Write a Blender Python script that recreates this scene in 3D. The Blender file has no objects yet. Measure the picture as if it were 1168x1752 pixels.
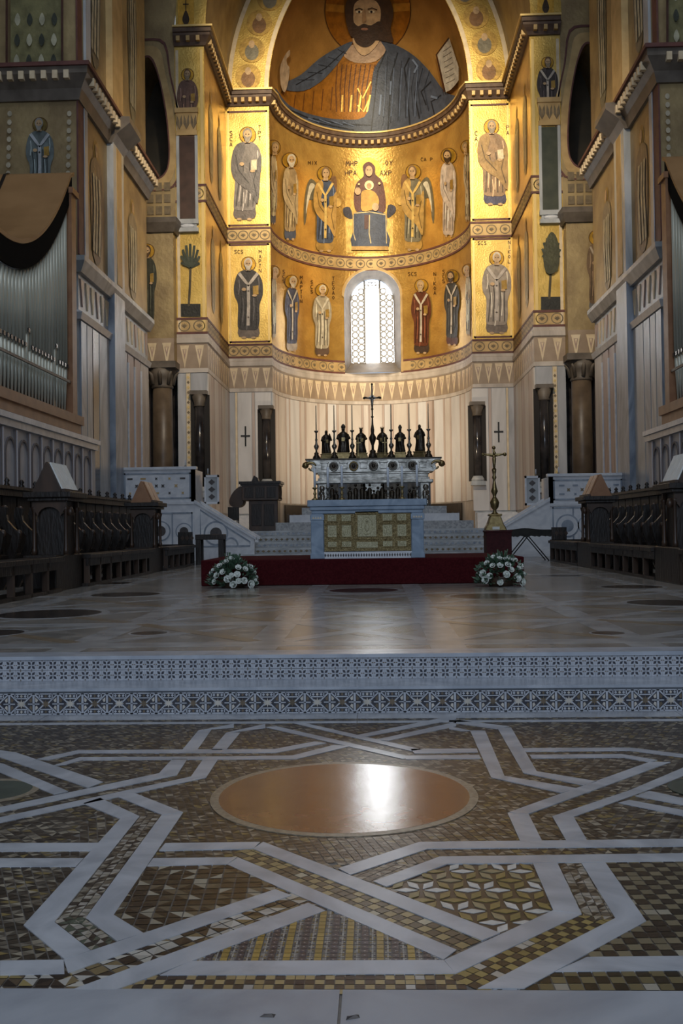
import bpy, bmesh, math, random
import numpy as np
from mathutils import Vector, Matrix
from mathutils.geometry import tessellate_polygon
random.seed(7)
PI = math.pi
scene = bpy.context.scene
COL = scene.collection
# ------------------------------------------------------------------ camera
F_PX, W_PX, H_PX = 1650.0, 1168, 1752
CAM = Vector((0.155, 0.0, 1.4))
cam_d = bpy.data.cameras.new('camera')
cam_d.sensor_fit = 'VERTICAL'; cam_d.sensor_height = 24.0
cam_d.lens = F_PX / H_PX * 24.0
cam_d.clip_end = 500
cam = bpy.data.objects.new('camera', cam_d); COL.objects.link(cam)
cam.location = CAM
cam.rotation_euler = (math.radians(90 + 1.03), math.radians(0.75), math.radians(2.05))
scene.camera = cam
CR = cam.rotation_euler.to_matrix()
def ray(px, py): return CR @ Vector(((px - 584) / F_PX, -(py - 876) / F_PX, -1.0))
def aty(px, py, Y): d = ray(px, py); return CAM + d * ((Y - CAM.y) / d.y)
def atz(px, py, Z): d = ray(px, py); return CAM + d * ((Z - CAM.z) / d.z)
def atx(px, py, X): d = ray(px, py); return CAM + d * ((X - CAM.x) / d.x)
# ------------------------------------------------------------------ world and lamps
world = bpy.data.worlds.new('dim_daylight'); scene.world = world; world.use_nodes = True
bg = world.node_tree.nodes['Background']
bg.inputs[0].default_value = (0.66, 0.80, 1.0, 1); bg.inputs[1].default_value = 0.56
def lamp(kind, name, loc, target, energy, color, size=0.3, angle=60, blend=0.6, sy=None):
    d = bpy.data.lights.new(name, kind); d.energy = energy; d.color = color
    if kind == 'SPOT': d.spot_size = math.radians(angle); d.spot_blend = blend; d.shadow_soft_size = size
    elif kind == 'AREA':
        d.size = size
        if sy: d.shape = 'RECTANGLE'; d.size_y = sy
    else: d.shadow_soft_size = size
    o = bpy.data.objects.new(name, d); COL.objects.link(o); o.location = loc
    o.rotation_euler = (Vector(target) - Vector(loc)).to_track_quat('-Z', 'Y').to_euler()
    return o
WARM = (1.0, 0.83, 0.56); WARM2 = (1.0, 0.82, 0.58); COOL = (0.72, 0.83, 1.0)
# floodlights of the choir (mounted high on the crossing arch, above the picture)
lamp('SPOT', 'choir_floodlight', (-3.2, 30, 25.5), (-0.6, 50.5, 18.6), 13000, WARM, 0.35, 58, 0.9)
lamp('SPOT', 'choir_floodlight', (3.2, 30, 25.5), (0.8, 50.5, 18.6), 13000, WARM, 0.35, 58, 0.9)
lamp('SPOT', 'chancel_fill', (-1.5, 22, 20.0), (-7.0, 42, 11.0), 8500, WARM2, 0.4, 50, 1.0)  # unseen pair of spots added to raise the light on the lower chancel
lamp('SPOT', 'chancel_fill', (1.5, 22, 20.0), (7.0, 42, 11.0), 8500, WARM2, 0.4, 50, 1.0)
# up-lighters on the sanctuary floor behind the high altar
for _x in (-1.6, 0.1, 1.8):
    lamp('SPOT', 'sanctuary_uplight', (_x, 40.6, 3.4), (_x * 1.2, 51.4, 6.9), 1250, WARM2, 0.12, 75, 0.9)
# unseen area lamp added over the crossing to brighten stalls, organs and floor
lamp('AREA', 'crossing_fill', (0, 17, 31), (0, 17.5, 0), 1500, (0.80, 0.88, 1.0), 11, sy=11)
# daylight from the nave behind the camera
lamp('AREA', 'nave_daylight', (0, -9, 12), (0, 9, 0.5), 1300, COOL, 12, sy=7)
vs = scene.view_settings
vs.view_transform = 'Standard'; vs.look = 'None'; vs.gamma = 1.0; vs.use_curve_mapping = False
vs.exposure = 0.0
# ------------------------------------------------------------------ helpers
def tag(o, label=None, cat=None, group=None, kind=None):
    if label: o['label'] = label
    if cat: o['category'] = cat
    if group: o['group'] = group
    if kind: o['kind'] = kind
    return o
def empty(name, loc=(0, 0, 0), rz=0.0, parent=None):
    o = bpy.data.objects.new(name, None); COL.objects.link(o)
    o.location = loc; o.rotation_euler = (0, 0, rz); o.empty_display_size = 0.1
    if parent: o.parent = parent
    return o
def link(name, me, mats, parent=None, loc=None, rz=None):
    o = bpy.data.objects.new(name, me); COL.objects.link(o)
    if not isinstance(mats, (list, tuple)): mats = [mats]
    if not me.materials:
        for m in mats: me.materials.append(m)
    if parent: o.parent = parent
    if loc is not None: o.location = loc
    if rz is not None: o.rotation_euler = (0, 0, rz)
    return o
def copy_tree(o, parent=None):
    c = o.copy(); COL.objects.link(c)
    if parent: c.parent = parent
    for ch in o.children: copy_tree(ch, c)
    return c
class MB:
    """collects shapes that become one mesh"""
    def __init__(s): s.v = []; s.f = []; s.m = []; s.cur = 0; s.sm = []
    def add(s, vs_, fs, smooth=False):
        b = len(s.v); s.v += [tuple(p) for p in vs_]
        for f in fs: s.f.append(tuple(b + i for i in f)); s.m.append(s.cur); s.sm.append(smooth)
        return s
    def mat(s, i): s.cur = i; return s
    def caps(s, nv, *fs):
        b = len(s.v) - nv
        for f in fs: s.f.append(tuple(b + i for i in f)); s.m.append(s.cur); s.sm.append(False)
        return s
    def box(s, x0, x1, y0, y1, z0, z1):
        x0, x1 = sorted((x0, x1)); y0, y1 = sorted((y0, y1)); z0, z1 = sorted((z0, z1))
        return s.add([(x0,y0,z0),(x1,y0,z0),(x1,y1,z0),(x0,y1,z0),(x0,y0,z1),(x1,y0,z1),(x1,y1,z1),(x0,y1,z1)],
                     [(0,3,2,1),(4,5,6,7),(0,1,5,4),(1,2,6,5),(2,3,7,6),(3,0,4,7)])
    def prism(s, pts, axis, a, b):
        """2-D outline pts extruded along axis from a to b; axis y: (x,z), x: (y,z), z: (x,y)"""
        def P(p, t):
            return {'y': (p[0], t, p[1]), 'x': (t, p[0], p[1]), 'z': (p[0], p[1], t)}[axis]
        n = len(pts); vs_ = [P(p, a) for p in pts] + [P(p, b) for p in pts]
        tri = tessellate_polygon([[Vector((p[0], p[1], 0)) for p in pts]])
        fs = [tuple(t) for t in tri] + [tuple(n + i for i in reversed(t)) for t in tri]
        fs += [(i, (i + 1) % n, n + (i + 1) % n, n + i) for i in range(n)]
        return s.add(vs_, fs)
    def lathe(s, prof, seg=16, c=(0, 0, 0), smooth=True, sx=1.0, sy=1.0):
        vs_ = []; fs = []
        for r, z in prof:
            for k in range(seg):
                a = 2 * PI * k / seg; vs_.append((c[0] + r * sx * math.cos(a), c[1] + r * sy * math.sin(a), c[2] + z))
        for i in range(len(prof) - 1):
            for k in range(seg):
                k2 = (k + 1) % seg; fs.append((i*seg+k, i*seg+k2, (i+1)*seg+k2, (i+1)*seg+k))
        n = len(prof)
        return s.add(vs_, fs, smooth).caps(len(vs_), tuple(reversed(range(seg))), tuple((n-1)*seg + k for k in range(seg)))
    def tube(s, pts, r, seg=8, smooth=True):
        pts = [Vector(p) for p in pts]; rr = r if isinstance(r, (list, tuple)) else [r] * len(pts)
        vs_ = []; fs = []
        for i, p in enumerate(pts):
            t = (pts[min(i+1, len(pts)-1)] - pts[max(i-1, 0)]).normalized()
            u = t.cross(Vector((0, 0, 1)))
            if u.length < 1e-3: u = t.cross(Vector((0, 1, 0)))
            u.normalize(); w = t.cross(u)
            for k in range(seg):
                a = 2*PI*k/seg; vs_.append(p + (u*math.cos(a) + w*math.sin(a)) * rr[i])
        n = len(pts)
        for i in range(n-1):
            for k in range(seg):
                k2 = (k+1) % seg; fs.append((i*seg+k, i*seg+k2, (i+1)*seg+k2, (i+1)*seg+k))
        return s.add(vs_, fs, smooth).caps(len(vs_), tuple(range(seg)), tuple((n-1)*seg + k for k in reversed(range(seg))))
    def ball(s, c, r, seg=10, rings=6, sx=1, sy=1, sz=1):
        prof = [(max(r*math.sin(PI*i/rings), 1e-4), -r*math.cos(PI*i/rings)*sz) for i in range(rings+1)]
        return s.lathe(prof, seg, c, True, sx, sy)
    def mesh(s, name, mats):
        me = bpy.data.meshes.new(name); me.from_pydata(s.v, [], s.f)
        if not isinstance(mats, (list, tuple)): mats = [mats]
        for m in mats: me.materials.append(m)
        if len(mats) > 1: me.polygons.foreach_set('material_index', s.m)
        me.polygons.foreach_set('use_smooth', s.sm)
        bm = bmesh.new(); bm.from_mesh(me); bmesh.ops.recalc_face_normals(bm, faces=bm.faces); bm.to_mesh(me); bm.free()
        me.update(); return me
    def build(s, name, mats, parent=None, loc=None, rz=None, bevel=0.0):
        o = link(name, s.mesh(name, mats), mats, parent, loc, rz)
        if bevel:
            b = o.modifiers.new('edge', 'BEVEL'); b.width = bevel; b.segments = 2; b.limit_method = 'ANGLE'
        return o
def smooth_loop(pts, n=4):
    out = []; m = len(pts)
    for i in range(m):
        p0, p1, p2, p3 = (Vector(pts[(i+j-1) % m]) for j in range(4))
        for k in range(n):
            t = k/n; out.append(tuple(0.5*((2*p1) + (p2-p0)*t + (2*p0-5*p1+4*p2-p3)*t*t + (3*p1-p0-3*p2+p3)*t**3)))
    return out
def struct(o, label=None): o['kind'] = 'structure'; o['label'] = label or o.name.replace('_', ' '); return o
# ------------------------------------------------------------------ materials
def M(name, c1, c2=None, scale=4.0, rough=0.5, metal=0.0, bump=0.0, bscale=30.0, emit=None, estr=0.0, kind='noise', stretch=(1,1,1), coat=0.0, spec=0.5, fac=(0.35, 0.65)):
    m = bpy.data.materials.new(name); m.use_nodes = True
    nt = m.node_tree; N = nt.nodes; L = nt.links; b = N['Principled BSDF']
    b.inputs['Base Color'].default_value = (*c1, 1); b.inputs['Roughness'].default_value = rough
    b.inputs['Metallic'].default_value = metal; b.inputs['Coat Weight'].default_value = coat
    b.inputs['Coat Roughness'].default_value = 0.12
    b.inputs['Specular IOR Level'].default_value = spec
    if c2 is not None or bump:
        g = N.new('ShaderNodeNewGeometry'); mp = N.new('ShaderNodeMapping'); mp.inputs['Scale'].default_value = stretch
        L.new(g.outputs['Position'], mp.inputs['Vector'])
    if c2 is not None:
        if kind == 'noise':
            t = N.new('ShaderNodeTexNoise'); t.inputs['Scale'].default_value = scale; t.inputs['Detail'].default_value = 5; out = t.outputs['Fac']
        elif kind == 'vein':
            t = N.new('ShaderNodeTexNoise'); t.inputs['Scale'].default_value = scale; t.inputs['Detail'].default_value = 8
            t.inputs['Distortion'].default_value = 2.2; out = t.outputs['Fac']
        elif kind == 'voronoi':
            t = N.new('ShaderNodeTexVoronoi'); t.inputs['Scale'].default_value = scale; s_ = N.new('ShaderNodeSeparateColor')
            L.new(t.outputs['Color'], s_.inputs[0]); out = s_.outputs[0]
        L.new(mp.outputs[0], t.inputs['Vector'])
        r = N.new('ShaderNodeValToRGB'); r.color_ramp.elements[0].position = fac[0]; r.color_ramp.elements[1].position = fac[1]
        r.color_ramp.elements[0].color = (*c1, 1); r.color_ramp.elements[1].color = (*c2, 1)
        L.new(out, r.inputs[0]); L.new(r.outputs[0], b.inputs['Base Color'])
    if bump:
        t2 = N.new('ShaderNodeTexNoise'); t2.inputs['Scale'].default_value = bscale; t2.inputs['Detail'].default_value = 3
        L.new(mp.outputs[0], t2.inputs['Vector'])
        bp = N.new('ShaderNodeBump'); bp.inputs['Strength'].default_value = bump; bp.inputs['Distance'].default_value = 0.05
        L.new(t2.outputs['Fac'], bp.inputs['Height']); L.new(bp.outputs[0], b.inputs['Normal'])
    if emit: b.inputs['Emission Color'].default_value = (*emit, 1); b.inputs['Emission Strength'].default_value = estr
    return m
def hexc(h):
    h = h.lstrip('#'); return tuple(((int(h[i:i+2], 16) / 255) ** 2.2) for i in (0, 2, 4))
GOLD = M('gold_mosaic', (0.55, 0.36, 0.085), (0.74, 0.52, 0.15), 1.3, 0.38, 0.6, 0.2, 14.0)
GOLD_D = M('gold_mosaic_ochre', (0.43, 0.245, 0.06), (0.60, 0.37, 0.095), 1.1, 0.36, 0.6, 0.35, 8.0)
GOLD_W = M('gold_mosaic_wall', (0.28, 0.20, 0.10), (0.44, 0.33, 0.16), 0.9, 0.5, 0.35, 0.3, 6.0)
GOLD_L = M('gold_line', (0.75, 0.55, 0.22), None, rough=0.45, metal=0.5)
MAROON = M('maroon_border', (0.10, 0.035, 0.03), (0.16, 0.06, 0.045), 3.0, 0.6)
BANDC = M('ornament_ground', (0.46, 0.31, 0.13), (0.60, 0.42, 0.19), 2.0, 0.55, 0.25)
ORN = M('ornament_dark', (0.16, 0.12, 0.07), (0.24, 0.18, 0.10), 5.0, 0.6)
MARB = M('grey_marble', (0.34, 0.36, 0.37), (0.54, 0.56, 0.57), 0.9, 0.38, 0, 0, 1, kind='vein', stretch=(1, 1, 0.35))
MARB_W = M('warm_marble', (0.44, 0.38, 0.32), (0.62, 0.55, 0.48), 0.9, 0.4, kind='vein', stretch=(1, 1, 0.3))
MARB_R = M('rose_marble', (0.36, 0.24, 0.19), (0.50, 0.36, 0.29), 1.2, 0.4, kind='vein', stretch=(1, 1, 0.3))
MARB_B = M('blue_grey_marble', (0.20, 0.24, 0.30), (0.40, 0.45, 0.52), 1.5, 0.35, kind='vein', stretch=(1, 1, 0.3))
MARB_L = M('white_marble', (0.62, 0.64, 0.68), (0.78, 0.79, 0.81), 1.6, 0.32, kind='vein')
CREAM = M('cream_inlay', (0.66, 0.52, 0.33), (0.80, 0.66, 0.45), 3.0, 0.45)
DARKIN = M('dark_inlay', (0.045, 0.04, 0.04), (0.09, 0.075, 0.07), 6.0, 0.4)
BLACKM = M('black_marble', (0.015, 0.014, 0.016), (0.05, 0.045, 0.045), 2.0, 0.18)
WOOD = M('dark_walnut', (0.009, 0.006, 0.004), (0.024, 0.015, 0.010), 6.0, 0.45, 0, 0.2, 20, stretch=(1, 1, 0.3))
WOODM = M('brown_wood', (0.042, 0.024, 0.015), (0.08, 0.045, 0.027), 5.0, 0.42, stretch=(1, 1, 0.25))
WOODR = M('reddish_wood', (0.26, 0.12, 0.055), (0.36, 0.18, 0.085), 3.0, 0.45)
SOLE = M('swept_board_wood', (0.30, 0.16, 0.06), (0.38, 0.21, 0.085), 1.2, 0.5)
TIN = M('organ_tin', (0.50, 0.51, 0.42), (0.62, 0.63, 0.53), 3.0, 0.38, 0.2, stretch=(1, 1, 0.1))
SILVER = M('silver', (0.13, 0.125, 0.11), (0.36, 0.345, 0.31), 3.5, 0.28, 0.9, 0.12, 8)
BRONZE = M('dark_bronze', (0.035, 0.028, 0.022), (0.09, 0.075, 0.055), 10.0, 0.38, 0.7)
BRASS = M('aged_brass', (0.22, 0.16, 0.07), (0.36, 0.27, 0.12), 12.0, 0.35, 0.85)
GILT = M('silver_gilt', (0.17, 0.125, 0.055), (0.32, 0.25, 0.12), 20.0, 0.34, 0.8, 0.4, 60)
GILT_L = M('silver_gilt_relief', (0.50, 0.46, 0.28), (0.72, 0.67, 0.45), 30.0, 0.35, 0.35, 0.5, 70)
ALTARM = M('altar_blue_marble', (0.18, 0.25, 0.34), (0.29, 0.37, 0.47), 2.5, 0.4, kind='vein')
CARPET = M('maroon_carpet', (0.050, 0.006, 0.008), (0.075, 0.010, 0.012), 30.0, 0.95, 0, 0.3, 200, spec=0.1)
CANDLE = M('wax', (0.62, 0.66, 0.72), None, rough=0.4)
WHITEP = M('painted_panel', (0.50, 0.50, 0.53), (0.60, 0.60, 0.62), 2.0, 0.5)
LILAC = M('panel_moulding', (0.66, 0.67, 0.74), None, rough=0.45)
GREYD = M('panel_shadow_groove', (0.16, 0.14, 0.14), None, rough=0.6)
PAPER = M('paper', (0.82, 0.83, 0.78), (0.90, 0.90, 0.86), 8, 0.7)
LEAF = M('leaf', (0.035, 0.075, 0.045), (0.075, 0.14, 0.08), 25, 0.5)
ROSE = M('rose_petal', (0.72, 0.76, 0.70), (0.84, 0.86, 0.82), 20, 0.6)
GLOW = M('daylight_glass', (0.9, 0.95, 1.0), None, rough=0.3, emit=(0.93, 0.97, 1.0), estr=12.0)
LEAD = M('window_tracery', (0.30, 0.30, 0.31), (0.36, 0.36, 0.36), 5, 0.6)
VOIDM = M('void_shade', (0.05, 0.045, 0.035), (0.09, 0.075, 0.05), 1.0, 0.8)  # darkness of the space behind the high openings, put into the colour
IRON = M('black_iron', (0.02, 0.02, 0.02), None, rough=0.5, metal=0.5)
PORPH = M('porphyry', (0.125, 0.055, 0.038), (0.165, 0.078, 0.052), 9.0, 0.18, 0, 0.03, 3.0)
GREENST = M('green_serpentine', (0.03, 0.045, 0.035), (0.06, 0.08, 0.06), 9.0, 0.22)
CLOTHS = {}
def cloth(h, metal=0.15):
    if h not in CLOTHS:
        c = hexc(h); CLOTHS[h] = M('mosaic_' + h.strip('#'), tuple(x * 0.8 for x in c), tuple(min(1, x * 1.25) for x in c), 3.0, 0.5, metal, 0.25, 10)
    return CLOTHS[h]
# ================================================================== SETTING: floors and steps
TILES = {'A': (0, 1200), 'B': (380, 1200), 'C': (768, 1200), 'D': (0, 1440), 'E': (380, 1440), 'G': (768, 1440)}
def fl(t, x, y, z=0.0):
    ox, oy = TILES[t]; p = atz(ox + x / 2.92, oy + y / 2.92, z); return (p.x, p.y)
def FP(spec):
    """'A 1,2 3,4 B 5,6' -> world xy on the lower floor"""
    out = []; t = None
    for tok in spec.split():
        if tok in TILES: t = tok
        else: x, y = tok.split(','); out.append(fl(t, float(x), float(y)))
    return out
# tessera material: every piece carries its own stone colour
def attr_mat(name, rough):
    m = bpy.data.materials.new(name); m.use_nodes = True; N = m.node_tree.nodes; b = N['Principled BSDF']
    a = N.new('ShaderNodeAttribute'); a.attribute_name = 'stone'; m.node_tree.links.new(a.outputs['Color'], b.inputs['Base Color'])
    b.inputs['Roughness'].default_value = rough; return m
TESS = attr_mat('tesserae', 0.33)
GROUT = M('grout', (0.13, 0.115, 0.10), (0.18, 0.16, 0.14), 30, 0.6)
BANDM = M('floor_marble', (0.30, 0.315, 0.345), (0.44, 0.455, 0.485), 2.2, 0.30, kind='vein')
FRONTM = M('front_slab_marble', (0.24, 0.255, 0.285), (0.35, 0.365, 0.395), 1.2, 0.34, kind='vein')
floor = MB().box(-9.5, 9.5, -14, 7.36, -0.3, 0.0).build('floor', GROUT)
struct(floor, 'inlaid marble nave floor with interlaced white bands in front of the steps')
BANDS = ["D 0,603 318,598 322,668 0,675", "D 318,598 E 265,245 345,275 D 340,664", "D 360,748 E 430,313 515,352 D 580,748",
 "A 600,592 697,580 D 272,410 118,425", "D 118,425 272,410 452,552 325,598", "A 500,488 697,580 600,592 415,515",
 "A 670,463 915,560 808,572 590,482", "A 808,572 915,560 D 568,373 428,388", "D 428,388 568,373 718,465 585,505",
 "A -60,715 495,713 455,752 -60,755", "D -60,90 418,90 380,130 -60,132", "A 825,715 E 190,8 155,42 A 795,752", "D 765,90 E 75,85 25,120 D 735,130",
 "E 205,8 G 255,465 165,502 E 155,42", "E 80,85 1170,548 1105,597 25,120", "D 950,605 E 1105,600 1165,668 D 800,675",
 "E 580,140 985,8 1025,42 640,172", "E 985,8 G 1230,-8 1230,28 E 1025,42", "E 755,205 1085,82 1125,118 820,232", "E 1085,82 G 1230,64 1230,104 E 1125,118",
 "G 418,115 540,112 662,370 520,352", "G 520,350 662,370 32,668 -25,600", "G 660,112 780,110 985,405 830,390", "G 830,390 985,405 375,742 145,742",
 "G 690,585 1230,580 1230,650 530,658", "C 293,565 395,565 465,705 355,705", "C 515,580 620,580 690,702 585,702",
 "C 293,562 1000,308 1105,308 395,568", "C 515,580 900,450 1230,310 1230,352 1000,445 620,582",
 "C 1000,452 1230,503 1230,535 930,478", "C 900,498 1230,560 1230,590 845,512", "C 105,150 180,150 280,385 210,385", "C 240,135 310,135 440,358 370,362",
 "C 210,385 280,378 640,440 560,462", "C 370,362 440,355 740,405 670,425", "B 215,132 270,128 960,285 900,292", "B 355,112 420,114 1000,245 940,252",
 "B 0,280 350,275 370,292 0,294", "B 350,275 560,222 640,228 370,292", "B 0,244 260,243 270,260 0,262", "B 260,243 460,205 520,212 270,260",
 "B 650,178 1168,72 1168,92 720,180", "B 770,195 1168,106 1168,128 830,200", "B 940,242 C 138,240 145,258 B 960,264", "B 900,276 C 150,272 158,290 B 920,294",
 "C 370,238 900,235 900,250 380,255", "C 900,235 1230,276 1230,292 900,250", "C 402,272 860,268 870,285 412,288", "C 860,268 1040,298 1000,308 870,285",
 "A 910,247 990,150 1060,140 985,247", "A 1055,247 1130,160 1200,160 1130,247", "A 860,293 935,293 885,372 790,368", "A 1015,293 1090,292 1030,385 950,385",
 "A 790,365 885,372 -60,572 -60,547", "A 950,382 1030,385 -60,625 -60,598", "A 990,150 1168,116 1168,134 1060,142", "A 1130,160 B 215,116 215,136 20,162",
 "A 390,248 B 0,243 0,261 A 400,262", "A 400,283 B 0,280 0,294 A 410,298", "A 390,248 400,262 240,298 185,292", "A 400,283 410,298 330,320 265,325",
 "A -60,240 80,260 515,408 440,437 -60,262", "A -60,300 20,318 340,455 270,470 -60,335", "C 0,92 300,128 240,142 0,108", "C 0,128 110,150 60,152 0,142"]
# continuations of the interlace beside the picture, mirrored in plan
for i, b in enumerate(BANDS):
    MB().prism(FP(b), 'z', -0.01, 0.006 + 0.00015 * (i % 7)).build('marble_band', BANDM, floor)
for x0, x1 in ((-9.5, -2.1), (-2.1, 0.03), (0.035, 2.4), (2.405, 9.5)):
    MB().box(x0, x1 - 0.004, 0.9, 2.945, -0.02, 0.006).build('front_slab', FRONTM, floor)
    MB().box(x0, x1 - 0.004, -14, 0.895, -0.02, 0.006).build('front_slab', FRONTM, floor)
for y0, y1 in ((7.14, 7.36), (6.98, 7.04)):
    for k in range(8):
        MB().box(-9.5 + k * 2.375, -9.5 + (k + 1) * 2.375 - 0.004, y0, y1, -0.02, 0.006).build('border_slab', BANDM, floor)
# --- tesserae
def inpoly(x, y, P):
    c = False; n = len(P)
    for i in range(n):
        x1, y1 = P[i]; x2, y2 = P[i-1]
        if (y1 > y) != (y2 > y) and x < (x2-x1)*(y-y1)/(y2-y1) + x1: c = not c
    return c
class Field:
    def __init__(s): s.v = []; s.f = []; s.c = []
    def quad(s, pts, z, col):
        b = len(s.v); s.v += [(p[0], p[1], z) for p in pts]; s.f.append(tuple(range(b, b + len(pts)))); s.c.append(col)
    def mesh(s, name):
        me = bpy.data.meshes.new(name); me.from_pydata(s.v, [], s.f); me.materials.append(TESS)
        a = me.color_attributes.new('stone', 'FLOAT_COLOR', 'CORNER'); arr = []
        for f, c in zip(s.f, s.c): arr += list((*c, 1.0)) * len(f)
        a.data.foreach_set('color', arr); me.update(); return me
    def build(s, name, parent):
        o = link(name, s.mesh(name), TESS, parent); o['kind'] = 'stuff'; return o
def jit(h, a=0.22):
    c = hexc(h); k = 1 + random.uniform(-a, a); return tuple(x * k for x in c)
PAL = ['#302a24', '#3b332b', '#4b453d', '#5a5247', '#73643f', '#8c8372', '#766e61', '#383029']
PAL_W = [4, 4, 4, 3, 2, 2, 3, 3]
def grid_field(F, poly, ang, cell, pat, pal=PAL, wts=PAL_W, z=0.003, skip=(), aspect=1.0, gap=0.09, grow=False):
    xs = [p[0] for p in poly]; ys = [p[1] for p in poly]; cx, cy = sum(xs)/len(xs), sum(ys)/len(ys)
    R = max(math.hypot(x-cx, y-cy) for x, y in poly); ca, sa = math.cos(ang), math.sin(ang)
    n = int(R / cell) + 1; m = int(R / (cell * aspect)) + 1
    def T(u, v): return (cx + u*ca - v*sa, cy + u*sa + v*ca)
    for i in range(-n, n + 1):
        for j in range(-m, m + 1):
            u, v = i*cell, j*cell*aspect; x, y = T(u, v)
            hh, kk = cell*.5, cell*aspect*.5
            if not (inpoly(x, y, poly) or (grow and any(inpoly(*T(u + a_*hh, v + c_*kk), poly) for a_ in (-1, 1) for c_ in (-1, 1)))): continue
            if any(inpoly(x, y, s_) for s_ in skip): continue
            h, k = cell*0.5*(1-gap), cell*aspect*0.5*(1-gap)
            q = [T(u-h, v-k), T(u+h, v-k), T(u+h, v+k), T(u-h, v+k)]
            if pat == 'tri':
                d = random.random() < 0.5 if (i + j) % 2 else False
                A_, B_ = random.choices(pal, wts)[0], random.choices(pal, wts)[0]
                if d: F.quad([q[0], q[1], q[2]], z, jit(A_)); F.quad([q[0], q[2], q[3]], z, jit(B_))
                else: F.quad([q[0], q[1], q[3]], z, jit(A_)); F.quad([q[1], q[2], q[3]], z, jit(B_))
            elif pat == 'check':
                F.quad(q, z, jit(pal[(i + j) % 2]) if random.random() < 0.85 else jit(random.choice(pal)))
            elif pat == 'stripe':
                if i % 4 == 0: F.quad(q, z, jit(pal[0]))                      # ochre lozenge row
                elif i % 4 == 2:
                    F.quad(q, z, jit(pal[1])); mx = T(u, v); e = cell * 0.16
                    F.quad([T(u-e, v), T(u, v-e), T(u+e, v), T(u, v+e)], z + 0.0006, jit(pal[3]))
                else:
                    for q_ in (-1, 0, 1):
                        F.quad([T(u-h*0.25, v+q_*k*.66-k*.28), T(u+h*0.25, v+q_*k*.66-k*.28), T(u+h*0.25, v+q_*k*.66+k*.28), T(u-h*0.25, v+q_*k*.66+k*.28)], z, jit(pal[2]))
                        for sg in (-1, 1):
                            F.quad([T(u+sg*h*.35, v+q_*k*.66-k*.28), T(u+sg*h*.98, v+q_*k*.66), T(u+sg*h*.35, v+q_*k*.66+k*.28)], z, jit(random.choice(pal)))
def ang_of(a, b): return math.atan2(b[1]-a[1], b[0]-a[0])
Z_STAR = FP("E 820,232 1125,118 G 418,115 520,352 250,465")
Z_TRI = FP("E 515,352 1105,600 D 950,605")
ZONES = []   # (poly, angle, cell, pattern, palette)
OCH = ['#8d7641', '#4a443b', '#9c9486', '#a39a86']
for spec, a, b, cell, pat, pal in [
  ("D -60,672 322,668 360,748 -60,750", 'D 0,700', 'D 322,700', 0.05, 'tri', ['#2a2320', '#3b3029', '#a8a49c', '#5b4d3d', '#8a7a50']),
  ("D 580,748 800,675 E 1165,668 1230,742", 'E 0,700', 'E 1000,700', 0.031, 'check', ['#94815c', '#35302f', '#a8a29a', '#2b2930']),
  ("G 375,742 530,658 1230,652 1230,740", 'G 530,700', 'G 1000,700', 0.045, 'check', ['#6e6347', '#2a261f', '#9a9385']),
  ("D 322,668 E 345,275 430,313 D 360,748", 'D 340,700', 'E 390,295', 0.052, 'tri', ['#2d2622', '#3c332b', '#a29d92', '#6d5f45', '#a8a49c']),
  ("E 155,42 G 165,502 E 1170,548 80,85", 'E 118,64', 'E 1168,525', 0.044, 'check', ['#8f7f5a', '#514b40', '#a49b84']),
  ("G 662,370 32,668 145,742 830,390", 'G 90,705', 'G 750,380', 0.036, 'check', ['#86764a', '#3a342d', '#a29b8f']),
  ("G 540,112 660,112 830,390 662,370", 'G 600,112', 'G 740,380', 0.032, 'tri', ['#37312d', '#8a8375', '#5f564a', '#9a9388']),
  ("A 697,580 808,572 D 428,388 272,410", 'A 750,576', 'D 350,400', 0.032, 'tri', ['#37312d', '#8a8375', '#5f564a', '#9a9388']),
  ("D 272,410 428,388 585,505 452,552", 'D 350,400', 'D 520,530', 0.032, 'tri', ['#37312d', '#8a8375', '#4a5044', '#9a9388']),
  ("D 735,130 E 25,120 265,245 D 718,465 568,373", 'D 735,130', 'E 25,120', 0.055, 'tri', ['#2a231e', '#332a23', '#3d342b', '#8f8878', '#5a5040']),
  ("G 780,110 1230,104 1230,580 690,585 985,405", 'G 780,110', 'G 1230,104', 0.048, 'check', ['#6d6450', '#302a25', '#8d8676'])]:
    ZONES.append((FP(spec), ang_of(FP(a)[0], FP(b)[0]), cell, pat, pal))
Ffar = Field(); Fnear = Field()
disc_c = ((fl('B', 613, 420)[0] + (-0.03)) / 2, 5.10); disc_r = 0.655
circ = lambda c, r, n=64: [(c[0] + r*math.cos(2*PI*k/n), c[1] + r*math.sin(2*PI*k/n)) for k in range(n)]
SKIP = [z[0] for z in ZONES] + [Z_STAR, Z_TRI, circ(disc_c, disc_r)]
for iz, (x0, x1, y0, y1, ang, cell) in enumerate([(-3.6, -1.25, 4.05, 7.0, 0.7, 0.042), (-1.25, 1.25, 4.05, 7.0, 0.3, 0.04), (1.25, 3.6, 4.05, 7.0, 1.1, 0.042),
                                  (-3.6, 0.0, 2.95, 4.05, 0.45, 0.038), (0.0, 3.6, 2.95, 4.05, 0.9, 0.038), (-3.6, 3.6, 7.04, 7.14, 0.0, 0.045)]):
    grid_field(Ffar, [(x0, y0), (x1, y0), (x1, y1), (x0, y1)], ang, cell, 'tri', skip=SKIP, z=0.0028 + 0.0001*iz)
for iz, (poly, ang, cell, pat, pal) in enumerate(ZONES):
    grid_field(Fnear, poly, ang, cell, pat, pal, [1] * len(pal), z=0.0036 + 0.00012*iz, grow=True)
grid_field(Fnear, Z_TRI, 0.0, 0.0255, 'stripe', ['#917a42', '#3b3a44', '#9b978f', '#8a8480'], aspect=1.25, z=0.0050, grow=True)
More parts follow.
